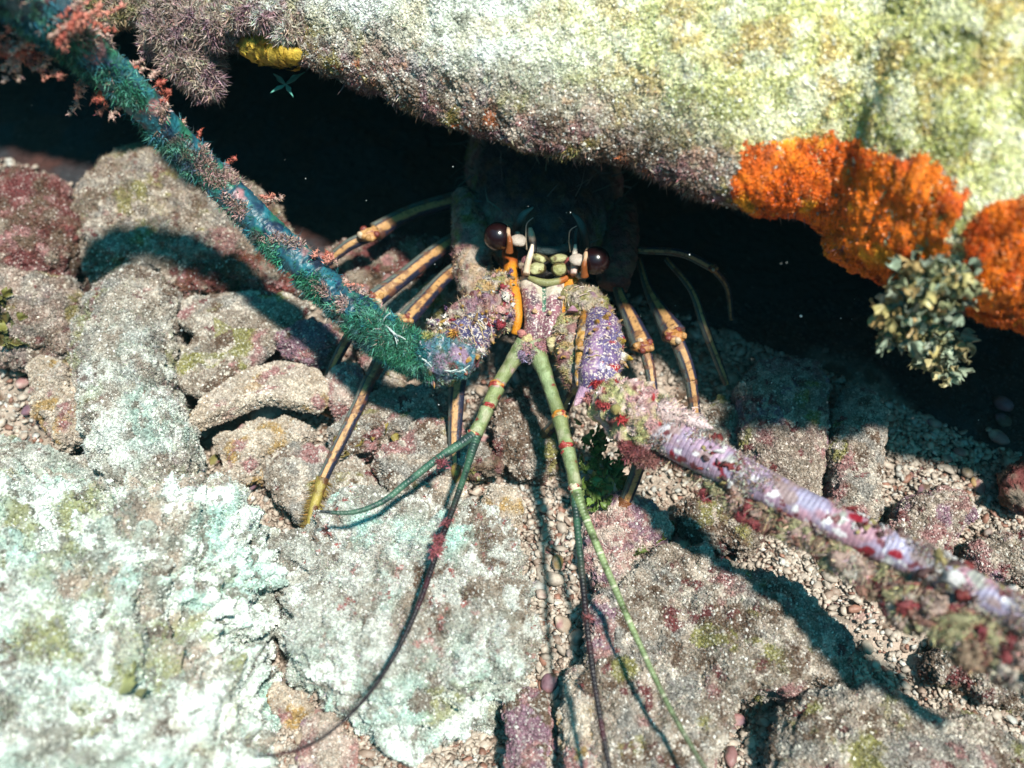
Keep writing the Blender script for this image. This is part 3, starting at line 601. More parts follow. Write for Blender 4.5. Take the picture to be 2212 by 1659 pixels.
# ================================================================ THE LOBSTER
lob = root("spiny_lobster", None, "spiny lobster with striped legs and two thick feelers facing out from under the ledge", "lobster")
def smooth_path(K, n):
    K = np.array(K, float); d = np.concatenate([[0], np.cumsum(np.linalg.norm(np.diff(K[:, :3], axis=0), axis=1))]); t = np.linspace(0, d[-1], n)
    m = np.gradient(K, d, axis=0); i = np.clip(np.searchsorted(d, t, 'right')-1, 0, len(d)-2); h = (d[i+1]-d[i])[:, None]; s = ((t-d[i])[:, None])/h
    # limited tangents keep joints from overshooting
    return (2*s**3-3*s**2+1)*K[i]+(s**3-2*s**2+s)*h*m[i]+(-2*s**3+3*s**2)*K[i+1]+(s**3-s**2)*h*m[i+1], t
def tube(K, n, m, colf, ell=1.0, rad_mod=None, ref=None, cap=True, noise=0.):
    """K rows: x,y,z,r ; colf(s,phi,P)->colours ; phi=0 faces up/camera"""
    Pth, t = smooth_path(K, n); c = Pth[:, :3]; r = Pth[:, 3]
    tan = unit(np.gradient(c, axis=0)); ref = unit(CAM-c) if ref is None else np.tile(unit(np.array(ref, float)), (n, 1))
    a = unit(ref-tan*(ref*tan).sum(1)[:, None]); b = np.cross(tan, a)
    ph = np.linspace(0, 2*math.pi, m, endpoint=False)
    if rad_mod is not None: r = r*rad_mod(t)
    V = c[:, None]+(a[:, None]*np.cos(ph)[None, :, None]*ell+b[:, None]*np.sin(ph)[None, :, None])*r[:, None, None]
    V = V.reshape(-1, 3)
    if noise: V = V + ((V-np.repeat(c, m, 0))*(noise*fbm(V, .006, 3, 11)+noise*.6*fbm(V, .002, 2, 12))[:, None])
    S = np.repeat(t, m); PH = np.tile(ph, n)
    Cc = colf(S, PH, V); Q = grid_faces(n, m, True)
    T = []
    if cap:
        V = np.concatenate([V, c[:1], c[-1:]]); Cc = np.concatenate([Cc, Cc[:1], Cc[-m:-m+1]]); e = n*m
        T = [[e, (j+1) % m, j] for j in range(m)]+[[e+1, (n-1)*m+j, (n-1)*m+(j+1) % m] for j in range(m)]
    return V, Cc, np.array(T).reshape(-1, 3), Q
def K3(pts):                                   # (px,py,z,r_px)
    out = []
    for x, y, z, r in pts:
        p = W(x, y, z); out.append([*p, M(r, p)])
    return out
def tube_px(acc, pts, n, m, colf, **kw):
    V, C, T, Q = tube(K3(pts), n, m, colf, **kw); acc.add(V, C, T=T, Q=Q); return V, C, T, Q
def flat(c):
    c = c3(*c); return lambda s, ph, P: np.tile(c, (len(P), 1))*(1+.15*fbm(P, .003, 2, 1))[:, None]
def blob(acc, p, r, col, squash=(1, 1, 1), sub=3, noise=.12, seed=0, colf=None, R=None):
    D, T = ico(sub); r = np.array(squash)*r; V = D*r*(1+noise*fbm(D+seed, .7, 2, seed))[:, None]
    if R is not None: V = V@R.T
    V = V+p
    acc.add(V, colf(V) if colf else np.tile(c3(*col), (len(V), 1)), T=T)
def cone(acc, p, d, L, r, c0, c1, bend=None, n=9, m=12):
    d = unit(np.array(d, float)); bend = np.zeros(3) if bend is None else np.array(bend)
    ks = [[*(p+d*L*t+bend*L*t*t), r*(1-t)**.75+r*.07] for t in np.linspace(-.1, 1, n)]
    V, C, T, Q = tube(ks, n, m, lambda s, ph, P: mixc(np.tile(c3(*c0), (len(P), 1)), c3(*c1), sstep(s/L, .45, .95)))
    acc.add(V, C, T=T, Q=Q)
def frame_R(ax, up):
    x = unit(np.array(ax, float)); z = unit(np.array(up, float)-x*np.dot(up, x)); y = np.cross(z, x); return np.stack([x, y, z], 1)
TOCAM = -Fw
NAVY = (.018, .022, .05); CREAMO = (.50, .275, .11); AMBER = (.42, .19, .02); ORANGE = (.60, .23, .012); TEAL = (.05, .19, .22)

# carapace
Q = np.zeros((0, 4), int)
D, T = ico(7)
ax_l, ax_w, ax_h = .115, .046, .036
ysh = D[:, 1]; 
V = np.stack([D[:, 0]*ax_w*(1-.18*sstep(-ysh, .2, 1)), ysh*ax_l, D[:, 2]*ax_h*(.95+.05*ysh)], 1)
cp = np.array([W(1180, 520, .05)[0], W(1180, 560, .05)[1]+.085, .048])
V = V+cp
n_ = normals(V, T, Q[:0])
V = V+n_*(.0035*fbm(V, .02, 4, 21)+.0012*fbm(V, .005, 3, 22))[:, None]
crust = tone(V, (.33, .24, .17), [(PINK, .01, .05, .2), (OLIVE, .008, .15, .2), (SAND, .004, .1, .15), (MAROON, .006, .35, .08)], 23)
darkc = tone(V, (.035, .035, .05), [((.10, .09, .09), .01, .2, .2), (BROWN, .008, .2, .2)], 24)
C = mixc(crust, darkc, sstep(n_[:, 2]+.3*fbm(V, .02, 2, 25), .45, .8))
A = Acc().add(V, C, T=T)
carap = A.build("carapace", MAT['crust'], lob)
P, N, cc = sample(V, C, T, Q[:0], 7000, lambda c, n: (n[:, 0] < -.1)*inview(c)*1.)
g = Acc(); turf(g, P, N, cc*1.1, .0018, .0002, lean=.8, jit=.35)
P, N, cc = sample(V, C, T, Q[:0], 260, lambda c, n: (n[:, 2] > -.1)*inview(c)*1.)
turf(g, P, N, cc*0+c3(.13, .17, .16), .016, .0004, lean=.4, jit=.3)
g.build("algae_turf", MAT['turf'], carap)
# left flank that bulges forward, crusted
g = Acc(); tube_px(g, [(1000, 420, .055, 22), (1012, 480, .056, 34), (1018, 540, .056, 40), (1025, 600, .053, 42), (1035, 650, .048, 34)], 60, 48,
        lambda s, ph, P: tone(P, (.38, .26, .17), [(PINK, .008, .05, .2), (OLIVE, .008, .15, .15), (SAND, .004, .1, .15), (MAROON, .005, .35, .08)], 27), noise=.25)
Vf, Cf, Tf, Qf = g.arrays(); g.build("cheek_plate", MAT['crust'], lob)
P, N, cc = sample(Vf, Cf, Tf, Qf, 5000, lambda c, n: inview(c)); g = Acc(); turf(g, P, N, cc*1.1, .0014, .00018, lean=.8, jit=.35); g.build("algae_turf", MAT['turf'], carap)
g = Acc(); tube_px(g, [(1350, 440, .055, 22), (1345, 500, .056, 34), (1335, 560, .056, 38), (1320, 620, .05, 34)], 60, 48,
        lambda s, ph, P: tone(P, (.10, .07, .06), [(MAROON, .008, .05, .2), (BROWN, .004, .1, .15)], 28), noise=.25)
g.build("cheek_plate", MAT['crust'], lob)

# eyes on stalks
def eye(x, y, z, r, side):
    p = W(x, y, z); R = M(r, p)
    e = Acc(); blob(e, p, R, (.014, .004, .005), sub=4, noise=0, squash=(1, 1, 1))
    eo = e.build("eye", MAT['eye'], lob)
    s = Acc()
    inn = side
    tube_px(s, [(x+inn*18, y-26, z+.002, 3), (x+inn*21, y-14, z+.0045, 5.5), (x+inn*23, y-3, z+.005, 4), (x+inn*25, y+8, z+.004, 6), (x+inn*25, y+22, z+.001, 7), (x+inn*24, y+34, z-.002, 9)], 40, 16,
            lambda s_, ph, P: mixc(mixc(np.tile(c3(.62, .42, .27), (len(P), 1)), c3(.05, .02, .01), sstep(-np.abs(s_-.0052), -.0012, -.0006)), c3(.25, .07, .015), sstep(s_, .010, .013)))
    s.build("eye_stalk", MAT['shell'], eo)
    w = Acc(); blob(w, W(x+inn*(44 if inn > 0 else 40), y+8-10*(inn < 0), z+.001), M(17, p), (.46, .39, .33), squash=(1.05, .95, .6), sub=3, noise=.15, seed=3); w.build("eye_cap", MAT['shell'], eo)
eye(1076, 511, .084, 31, 1); eye(1287, 563, .082, 31, -1)

# orange bars beside the central plate
for pts in ([(1100, 545, .068, 17), (1103, 570, .070, 15), (1104, 600, .070, 13), (1112, 640, .069, 13), (1118, 690, .066, 11), (1112, 722, .061, 9)],
            [(1262, 560, .064, 15), (1246, 585, .068, 15), (1232, 610, .069, 13), (1218, 650, .068, 12), (1205, 690, .065, 11), (1196, 722, .061, 9)]):
    g = Acc(); tube_px(g, pts, 40, 20, lambda s, ph, P: mixc(np.tile(c3(.33, .075, .015), (len(P), 1))*(1+.5*fbm(P, .0025, 2, 2))[:, None], c3(*ORANGE), sstep(s+.004*fbm(P, .004, 2, 8), .011, .016)), noise=.15)
    g.build("orange_stalk", MAT['shell'], lob)

# central patterned plate (grid sheet with thickness)
rows = [(596, 1122, 1228, .071), (625, 1126, 1226, .072), (660, 1130, 1220, .071), (695, 1133, 1212, .069), (722, 1130, 1210, .066), (742, 1138, 1202, .062)]
nu, nv = 90, 70
rr = np.array(rows, float); tt = np.linspace(0, 1, nu)
ri = np.stack([np.interp(tt, np.linspace(0, 1, len(rows)), rr[:, k_]) for k_ in range(4)], 1)
Vp = []
for y_, a_, b_, z_ in ri:
    for v_ in np.linspace(0, 1, nv):
        u_ = (v_-.5)*2
        dip = -.003*math.exp(-(u_/.22)**2) + .0022*(1-u_*u_) - .0035*abs(u_)**6
        yy = y_ + (18*math.exp(-(u_/.35)**2)*(1-(y_-596)/150) if y_ < 746 else 0)
        p = W(a_+(b_-a_)*v_, yy, z_); p = p+TOCAM*dip; Vp.append(p)
Vp = np.array(Vp)
u2 = np.tile(np.linspace(-1, 1, nv), nu); v2 = np.repeat(tt, nv)
Vp = Vp + TOCAM*(.0006*fbm(Vp, .003, 3, 4))[:, None]
Cp = tone(Vp, (.20, .085, .11), [((.28, .12, .15), .006, 0, .2), ((.12, .08, .10), .006, .2, .2)], 30)
Cp = mixc(Cp, c3(.62, .56, .44), (1-sstep(v2+.25*fbm(Vp, .005, 3, 9), .08, .24))*.85)
Cp = mixc(Cp, c3(.05, .14, .09), (np.abs(u2) < .10)*(v2 < .42)*1.)
Cp = mixc(Cp, c3(.10, .16, .12), sstep(u2, .8, .95)*(v2 < .5)*1.)
n1 = len(Vp); Vb = Vp-TOCAM*.005
b_ = np.array([i*nv for i in range(nu)]+[(nu-1)*nv+j for j in range(1, nv)]+[i*nv+nv-1 for i in range(nu-2, -1, -1)]+[j for j in range(nv-2, 0, -1)])
rq = np.stack([b_, np.roll(b_, -1), np.roll(b_, -1)+n1, b_+n1], 1)
plate = Acc().add(np.concatenate([Vp, Vb]), np.concatenate([Cp, Cp]), Q=np.concatenate([grid_faces(nu, nv), grid_faces(nu, nv)[:, ::-1]+n1, rq])).build("face_plate", MAT['worm'], lob)
g = Acc()
for x, y, z, r, c in [(1155, 672, .0725, 6, (.55, .36, .2)), (1187, 676, .0725, 5, (.5, .36, .2)), (1140, 735, .069, 13, (.55, .45, .22)), (1190, 738, .069, 12, (.5, .42, .22)), (1128, 722, .067, 10, (.5, .2, .18)), (1201, 725, .067, 9, (.5, .35, .25))]:
    blob(g, W(x, y, z), M(r, W(x, y, z)), c, sub=3, noise=.35, seed=int(x))
for x, y in [(1143, 748), (1190, 750)]:
    cone(g, W(x, y-4, .070), W(x, y+16, .066)-W(x, y, .070), .005, .0016, (.5, .42, .25), (.30, .14, .02))
g.build("plate_knob", MAT['crust'], lob)
# pale green knobs, lower lip bar
for x, y, z, r, sq, rot in [(1159, 579, .0775, 16, (1.1, .9, .7), .3), (1208, 581, .0775, 16, (.95, 1., .7), 0), (1163, 558, .0755, 16, (1.1, .6, .6), -.6), (1207, 560, .0755, 17, (1.2, .6, .6), .2)]:
    g = Acc(); p = W(x, y, z); ca, sa = math.cos(rot), math.sin(rot)
    blob(g, p-TOCAM*.0012, M(r*1.18, p), (.05, .035, .015), squash=sq, sub=4, noise=.1); blob(g, p, M(r, p), None, colf=lambda P: tone(P, (.31, .30, .12), [((.40, .39, .20), .004, 0, .2), ((.14, .10, .03), .002, .3, .1)], 9), squash=sq, sub=4, noise=.18, seed=int(y), R=np.array([[ca, -sa, 0], [sa, ca, 0], [0, 0, 1]])); g.build("pale_knob", MAT['shell'], lob)
g = Acc(); tube_px(g, [(1143, 599, .073, 6), (1160, 607, .0735, 7.5), (1185, 611, .0735, 8), (1205, 608, .0735, 7.5), (1225, 600, .073, 6)], 40, 16,
        lambda s, ph, P: mixc(np.tile(c3(.24, .24, .10), (len(P), 1)), c3(.36, .10, .02), sstep(P[:, 0], W(1205, 600, .075)[0], W(1215, 600, .075)[0])))
g.build("lip_bar", MAT['shell'], lob)
g = Acc()   # dark socket behind the knobs + teal brow arc
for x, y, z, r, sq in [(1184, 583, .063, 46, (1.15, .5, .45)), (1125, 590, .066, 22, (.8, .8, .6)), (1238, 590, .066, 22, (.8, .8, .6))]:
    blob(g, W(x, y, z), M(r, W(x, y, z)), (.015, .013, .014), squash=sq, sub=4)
tube_px(g, [(1122, 515, .072, 8), (1140, 532, .073, 9), (1184, 542, .0735, 9), (1225, 534, .073, 9), (1246, 518, .072, 8)], 40, 16, flat((.09, .12, .12)))
g.build("brow_ridge", MAT['crust'], lob)
# reddish lumps with bristles at both sides of the knobs
g = Acc()
for x, y, r, c in [(1137, 566, 12, (.25, .10, .11)), (1136, 585, 11, (.28, .16, .14)), (1232, 568, 14, (.30, .06, .06)), (1236, 585, 12, (.26, .12, .11)), (1251, 596, 8, (.35, .27, .2)), (1128, 575, 8, (.3, .22, .16))]:
    blob(g, W(x, y, .075), M(r, W(x, y, .075)), c, sub=3, noise=.4, seed=int(x))
Vf, Cf, Tf, Qf = g.arrays(); g.build("cheek_lump", MAT['crust'], lob)

# horns and spines of the head
def spine(pts, c0, c1, name="spine", mat='shell', n=26):
    g = Acc(); L = None
    K = K3(pts); tot = sum(np.linalg.norm(np.array(K[i+1][:3])-np.array(K[i][:3])) for i in range(len(K)-1))
    V, C, T, Q = tube(K, n, 14, lambda s, ph, P: mixc(np.tile(c3(*c0), (len(P), 1)), c3(*c1), sstep(s/tot, .35, .75))); g.add(V, C, T=T, Q=Q)
    return g.build(name, MAT[mat], lob)
spine([(1112, 505, .072, 11), (1120, 482, .079, 10), (1132, 462, .083, 7), (1152, 448, .085, 2)], (.02, .03, .03), (.12, .26, .25), "horn")
spine([(1266, 535, .070, 10), (1262, 505, .078, 9), (1252, 478, .083, 7), (1236, 460, .085, 2)], (.02, .03, .03), (.08, .18, .18), "horn")
spine([(1137, 592, .077, 8), (1141, 566, .079, 7), (1147, 545, .081, 6), (1150, 528, .083, 3)], (.55, .42, .3), (.80, .68, .55))
spine([(1240, 592, .077, 8), (1241, 566, .079, 8), (1242, 545, .081, 6), (1243, 528, .083, 3)], (.6, .42, .36), (.82, .70, .58))
spine([(1152, 545, .078, 8), (1151, 525, .081, 8), (1147, 506, .084, 8), (1145, 492, .086, 4)], (.01, .01, .012), (.75, .55, .40))
spine([(1120, 530, .078, 9), (1118, 516, .080, 9), (1117, 500, .083, 4)], (.02, .015, .015), (.40, .36, .30))
spine([(1245, 545, .080, 8), (1243, 520, .083, 7), (1246, 492, .087, 3)], (.01, .01, .012), (.04, .05, .05))
for pts in ([(1138, 540, .08, 1.6), (1136, 505, .088, 1.4), (1140, 480, .094, 1.2), (1152, 470, .096, 1)], [(1232, 545, .08, 1.6), (1229, 515, .088, 1.4), (1234, 495, .094, 1.2), (1246, 488, .096, 1)]):
    spine(pts, (.35, .28, .2), (.3, .3, .28), "bristle")

# ---------------------------------------------------------------- feelers (antennae)
def crusty(base, spots, seed): return lambda s, ph, P: tone(P, base, spots, seed)
def add_spines(parent, lst, name="spine"):
    for (x, y, z, dx, dy, dz, L, r, c0, c1) in lst:
        g = Acc(); p = W(x, y, z); q = W(x+dx, y+dy, z+dz)
        d = q-p; cone(g, p, d, L, r, c0, c1, bend=unit(d)*.0+np.array([0, -.12, .1]))
        if L > .0085:
            V, C, T, Q = g.arrays(); P, N, cc = sample(V, C, T, Q, 900); turf(g, P, N+unit(d)*.8, cc*1.15, .0022, .00024, lean=.5, jit=.45)
        g.build(name, MAT['crust' if L > .005 else 'shell'], parent)
# left feeler
fl = root("x", None, None, None); bpy.data.objects.remove(fl)
def base_segment(pts, colf, parent, name, mat, nt=0, tlen=.0025, noise=.22, n=70, m=56, seed=0, ell=1.0, tcol=None):
    g = Acc(); V, C, T, Q = tube_px(g, pts, n, m, colf, noise=noise, ell=ell)
    o = g.build(name, MAT[mat], parent)
    if nt:
        P, N, cc = sample(V, C, T, Q, int(nt*1.8), lambda c, n: np.clip(.4+2*fbm(c, .008, 2, 7+seed), .02, 2)); g = Acc()
        turf(g, P, N, cc*1.1 if tcol is None else cc*.4+c3(*tcol)*.6, tlen*.6, .00017, lean=.9, jit=.35); g.build("algae_turf", MAT['turf'], o)
    return o
segL1 = base_segment([(1112, 610, .064, 22), (1090, 622, .066, 34), (1062, 640, .068, 38), (1040, 660, .068, 30)], crusty((.42, .27, .12), [(SAND, .006, 0, .2), (AMBER, .008, .15, .15), (GREY, .004, .15, .15), (OLIVE, .006, .3, .1)], 31), lob, "feeler_base", 'crust', 900, noise=.3)
segL2 = base_segment([(1098, 700, .066, 20), (1080, 690, .069, 38), (1040, 685, .071, 50), (1000, 690, .071, 44), (975, 700, .070, 26)], crusty((.30, .20, .17), [(PINK, .008, .1, .15), (PURPLE, .006, .05, .15), (SAND, .004, .15, .12), (MAROON, .004, .35, .08)], 32), lob, "feeler_base", 'crust', 1200, noise=.35)
segL3 = base_segment([(1055, 735, .068, 20), (1040, 720, .072, 40), (1015, 730, .074, 48), (985, 750, .074, 46), (965, 765, .073, 34)], crusty((.045, .04, .10), [((.10, .08, .16), .006, 0, .2), (MAROON, .005, .35, .08)], 33), lob, "feeler_base", 'worm', 300, noise=.2)
segL4 = base_segment([(1020, 780, .070, 26), (995, 775, .074, 44), (960, 778, .077, 52), (925, 770, .079, 50), (895, 755, .079, 38)], crusty((.10, .13, .19), [((.04, .16, .22), .008, 0, .2), ((.25, .16, .24), .008, .1, .15), (OLIVE, .008, .25, .15), (MAROON, .005, .3, .08), ((.5, .45, .45), .003, .35, .08)], 34), lob, "feeler_base", 'crust', 3200, noise=.3, tcol=(.08, .20, .16))
add_spines(lob, [(1008, 712, .078, -12, -10, .006, .008, .0024, (.35, .26, .12), (.30, .14, .03)), (990, 735, .079, -10, -14, .006, .009, .0026, (.5, .25, .22), (.42, .20, .04)), (1012, 775, .078, -6, 10, .006, .006, .0024, (.45, .32, .2), (.35, .18, .03)),
                 (1055, 655, .075, -10, -20, .006, .008, .0026, (.6, .5, .42), (.05, .03, .02)), (975, 695, .076, -20, 0, .004, .008, .0024, (.5, .38, .3), (.35, .2, .04)), (1080, 700, .075, 6, -10, .006, .006, .0026, (.35, .30, .33), (.80, .66, .62)),
                 (958, 790, .080, -8, 8, .005, .006, .0022, (.4, .2, .14), (.40, .18, .05)), (1030, 765, .077, 2, 14, .004, .006, .0022, (.55, .42, .32), (.34, .18, .03)), (940, 740, .082, -16, -12, .006, .010, .0028, (.42, .38, .2), (.3, .3, .1)),
                 (1100, 640, .073, -8, -16, .003, .0055, .0026, (.42, .05, .05), (.35, .05, .05)), (1042, 700, .078, 8, -12, .006, .007, .0022, (.6, .45, .4), (.3, .14, .05)), (1000, 800, .076, 10, 10, .004, .006, .0022, (.25, .1, .1), (.35, .1, .06))])
# pink, white and dark scraps crusting the left base
g = Acc()
for i in range(150):
    x, y = rng.uniform(925, 1110), 0; y = 640+(1110-x)*.62+rng.normal(0, 30); p = W(x, y, .079+rng.normal(0, .0012))
    c = [(.50, .28, .26), (.65, .58, .52), (.36, .28, .12), (.10, .05, .12), (.22, .02, .03), (.45, .36, .2)][rng.integers(6)]
    blob(g, p, .0010*rng.lognormal(0, .45), c, sub=2, noise=1.2, seed=i, squash=rng.uniform(.3, 1.5, 3))
V, C, T, Q = g.arrays(); P, N, cc = sample(V, C, T, Q, 2500); turf(g, P, N, cc*1.2, .002, .00025, lean=.8, jit=.5)
g.build("crust_growth", MAT['crust'], segL2)

def base_detail(parent, hosts, n_arc, n_sp, zc):
    A_ = Acc(); S_ = Acc(); H_ = Acc()
    for (pts) in hosts:
        K, _ = smooth_path(K3(pts), 60)
        tn = unit(np.gradient(K[:, :3], axis=0)); up = unit(CAM-K[:, :3]); up = unit(up-tn*(up*tn).sum(1)[:, None]); sd_ = np.cross(tn, up)
        def at(i, a): return K[i, :3]+(up[i]*math.cos(a)+sd_[i]*math.sin(a))*K[i, 3]*1.02, up[i]*math.cos(a)+sd_[i]*math.sin(a)
        for _i in range(n_arc):
            i = int(rng.integers(6, 50)); a0 = rng.uniform(-1.3, 1.3); L = rng.uniform(.3, .8); k2 = rng.normal(0, 2.5)
            ks = [[*at(int(np.clip(i+k2*q, 1, 58)), a0+L*q)[0], .00022*(1.3-abs(q-.5))] for q in np.linspace(0, 1, 7)]
            V, C, T, Q = tube(ks, 12, 6, flat([(.70, .62, .54), (.50, .36, .18), (.62, .46, .42)][rng.integers(3)])); A_.add(V, C, T=T, Q=Q)
        for _i in range(n_sp):
            i = int(rng.integers(6, 54)); a0 = rng.normal(0, .9); p, nn_ = at(i, a0)
            cone(S_, p, nn_+np.array([0, -.5, .1])+rng.normal(0, .25, 3), .0034*rng.uniform(.6, 1.4), .0011*rng.uniform(.7, 1.3), [(.34, .22, .15), (.42, .30, .24), (.25, .12, .12)][rng.integers(3)], (.36, .20, .04), n=6, m=9)
        m_ = 350; ii = rng.integers(3, 57, m_); aa = rng.normal(0, 1.2, m_)[:, None]; nn_ = up[ii]*np.cos(aa)+sd_[ii]*np.sin(aa)
        turf(H_, K[ii, :3]+nn_*K[ii, 3:4], nn_, np.where(rng.random((m_, 1)) < .5, c3(.40, .32, .22), c3(.28, .16, .10)), .0026, .00013, lean=.6, jit=.4)
    A_.build("pale_ridges", MAT['shell'], parent); S_.build("small_spines", MAT['shell'], parent); H_.build("fine_hairs", MAT['turf'], parent)
base_detail(segL2, [[(1112, 610, .064, 22), (1090, 622, .066, 34), (1062, 640, .068, 38), (1040, 660, .068, 30)], [(1098, 700, .066, 20), (1080, 690, .069, 38), (1040, 685, .071, 50), (1000, 690, .071, 44), (975, 700, .070, 26)],
                    [(1055, 735, .068, 20), (1040, 720, .072, 40), (1015, 730, .074, 48), (985, 750, .074, 46), (965, 765, .073, 34)], [(1010, 790, .070, 30), (985, 775, .073, 46), (950, 775, .075, 52), (915, 765, .076, 46)]], 22, 12, 0)
# thick left flagellum: blue-green algae, with the teal of shade painted in
def teal_shade_col(s, ph, P):
    C = tone(P, (.022, .085, .12), [((.010, .03, .07), .008, .0, .2), ((.02, .14, .18), .006, .15, .2), ((.03, .16, .10), .012, .2, .15), ((.010, .02, .04), .007, .25, .12), ((.35, .16, .17), .014, .40, .08)], 120)
    return C
LP = [(945, 790, .076, 26), (915, 772, .080, 36), (850, 735, .086, 41), (760, 665, .091, 38), (670, 585, .096, 35), (580, 500, .106, 34), (480, 400, .122, 33), (380, 300, .142, 34), (290, 205, .168, 38), (190, 110, .190, 46), (90, 20, .215, 58), (-60, -120, .25, 62)]
g = Acc(); V, C, T, Q = tube_px(g, LP, 900, 48, teal_shade_col, rad_mod=lambda t: 1+.006*np.sin(t*2*math.pi/.0024), noise=.12)
flagL = tag(g.build("feeler_whip", MAT['flag'], lob), "thick teal whip of the feeler, furred with green algae and pink tufts")
x, y = proj(V)
low = lambda c, n: np.clip(.45+(-(n[:, 0]*.5)+(-n[:, 1])*.6-n[:, 2]*.2), .05, 1)*np.clip(.4+2.5*fbm(c, .02, 3, 9), .04, 2)*(1+3*sstep(proj(c)[0], 650, 850))
P, N, cc = sample(V, C, T, Q, 80000, low); g = Acc()
gc = tone(P, (.032, .115, .115), [((.03, .06, .09), .01, .0, .2), ((.10, .09, .08), .012, .22, .15), ((.03, .17, .10), .014, 0, .2), ((.03, .17, .22), .01, .1, .2), ((.10, .30, .22), .006, .25, .1)], 5)
turf(g, P, N, gc, .0034, .00022, lean=.95, jit=.45, droop=.1)
P, N, cc = sample(V, C, T, Q, 9000, lambda c, n: (n[:, 0]*.6+n[:, 2] > .25)*np.clip(-.25+2.5*fbm(c, .010, 2, 19), 0, 2))
turf(g, P, N, np.tile(c3(.40, .27, .24), (len(P), 1)), .0024, .00026, lean=.9, jit=.4)
g.build("algae_turf", MAT['turf'], flagL)
g = Acc()    # pink branching tufts
for (x, y, z, n, L, dx, dy) in [(205, 205, .172, 7, .012, -1, .8), (60, 90, .203, 14, .012, -1, .6), (110, 130, .192, 7, .010, -1, .8), (200, 60, .20, 8, .010, 1, -.5), (120, 70, .213, 10, .011, .3, -1), (190, 90, .195, 8, .010, 1, -.5), (30, 100, .20, 10, .012, -.8, .8), (150, 40, .212, 9, .010, 1, -.6),
                                (385, 270, .146, 2, .008, .6, -1), (430, 300, .139, 2, .008, 1, -.6), (480, 345, .129, 3, .007, 1, -.4), (570, 440, .113, 3, .007, 1, -.5), (340, 215, .163, 5, .007, 1, -.7), (300, 170, .172, 4, .007, 1, -.8), (745, 615, .096, 4, .006, 1, -.5), (700, 570, .099, 5, .006, 1, -.5)]:
    p0 = W(x, y, z); dd = unit(W(x+dx*20, y+dy*20, z)-p0)
    for i in range(n):
        p = p0+rng.normal(0, .0035, 3); d = unit(dd+rng.normal(0, .5, 3)); Lr = L*rng.uniform(.5, 1.1)*.7
        cl = [(.50, .20, .15), (.46, .30, .25), (.38, .10, .07)][rng.integers(3)]
        for q_ in np.linspace(-.3, 1, 6): blob(g, p+d*Lr*q_+rng.normal(0, .0003, 3), .0009*rng.uniform(.5, 1.2), cl, sub=2, noise=.9, seed=i+int(q_*10))
V, C, T, Q = g.arrays(); P, N, cc = sample(V, C, T, Q, 6000); turf(g, P, N, cc*1.1, .0018, .00022, lean=.9, jit=.4); g.build("pink_tufts", MAT['turf'], flagL)
g = Acc()    # thin white hydroid twigs near the base
for (x, y, z, dx, dy, nb) in [(820, 690, .097, 40, 40, 6), (960, 800, .086, 40, 5, 5), (905, 770, .094, 25, 20, 4)]:
    p = W(x, y, z); q = W(x+dx, y+dy, z+.001); 
    for i in range(nb):
        a_ = p+(q-p)*i/nb; e_ = a_+(q-p)*.35+rng.normal(0, .002, 3)
        Vt, Ct, Tt, Qt = tube([[*a_, .00035], [*((a_+e_)/2+rng.normal(0, .0005, 3)), .0003], [*e_, .0002]], 6, 6, flat((.55, .62, .60))); g.add(Vt, Ct, T=Tt, Q=Qt)
g.build("white_twigs", MAT['shell'], flagL)

# right feeler
segR1 = base_segment([(1222, 640, .064, 24), (1245, 650, .067, 36), (1275, 665, .069, 36), (1300, 690, .068, 30)], crusty((.32, .26, .18), [(SAND, .005, 0, .2), (OLIVE, .006, .1, .15), (PURPLE, .006, .3, .1)], 35), lob, "feeler_base", 'crust', 1500, noise=.3, tlen=.002)
segR2 = base_segment([(1215, 690, .062, 22), (1228, 720, .066, 34), (1240, 770, .067, 38), (1255, 820, .066, 34), (1262, 850, .064, 20)], crusty((.32, .30, .13), [(SAND, .006, 0, .2), (OCHRE, .007, .1, .2), (PINK, .006, .2, .12), (MAROON, .006, .35, .08)], 36), lob, "feeler_base", 'crust', 2200, noise=.3, tlen=.0025)
segR3 = base_segment([(1282, 680, .070, 20), (1296, 700, .074, 36), (1302, 740, .076, 44), (1298, 790, .076, 47), (1280, 835, .074, 38), (1258, 862, .071, 12)], crusty((.10, .065, .17), [((.15, .09, .20), .01, 0, .2), ((.11, .09, .20), .006, .1, .2), ((.32, .19, .32), .012, .3, .1), ((.35, .012, .02), .006, .47, .04)], 37), lob, "feeler_base", 'worm', 200, noise=.12)
base_segment([(1262, 672, .072, 7), (1262, 700, .0765, 11), (1256, 745, .0775, 12), (1252, 795, .0765, 11), (1250, 835, .073, 6)], crusty((.34, .15, .03), [((.45, .24, .06), .004, .05, .2), (BROWN, .004, .15, .15), (SAND, .003, .25, .1)], 39), segR3, "amber_ridge", 'shell', 0, noise=.4)
segR4 = base_segment([(1300, 850, .068, 40), (1330, 870, .074, 58), (1375, 900, .077, 66), (1420, 925, .079, 58), (1450, 945, .080, 40)], crusty((.36, .34, .16), [((.44, .40, .20), .006, 0, .2), ((.48, .28, .28), .009, .12, .15), (MAROON, .007, .35, .08), ((.62, .46, .44), .004, .3, .12), ((.35, .012, .02), .007, .48, .04)], 38), lob, "feeler_base", 'crust', 9000, noise=.28, tlen=.0022)
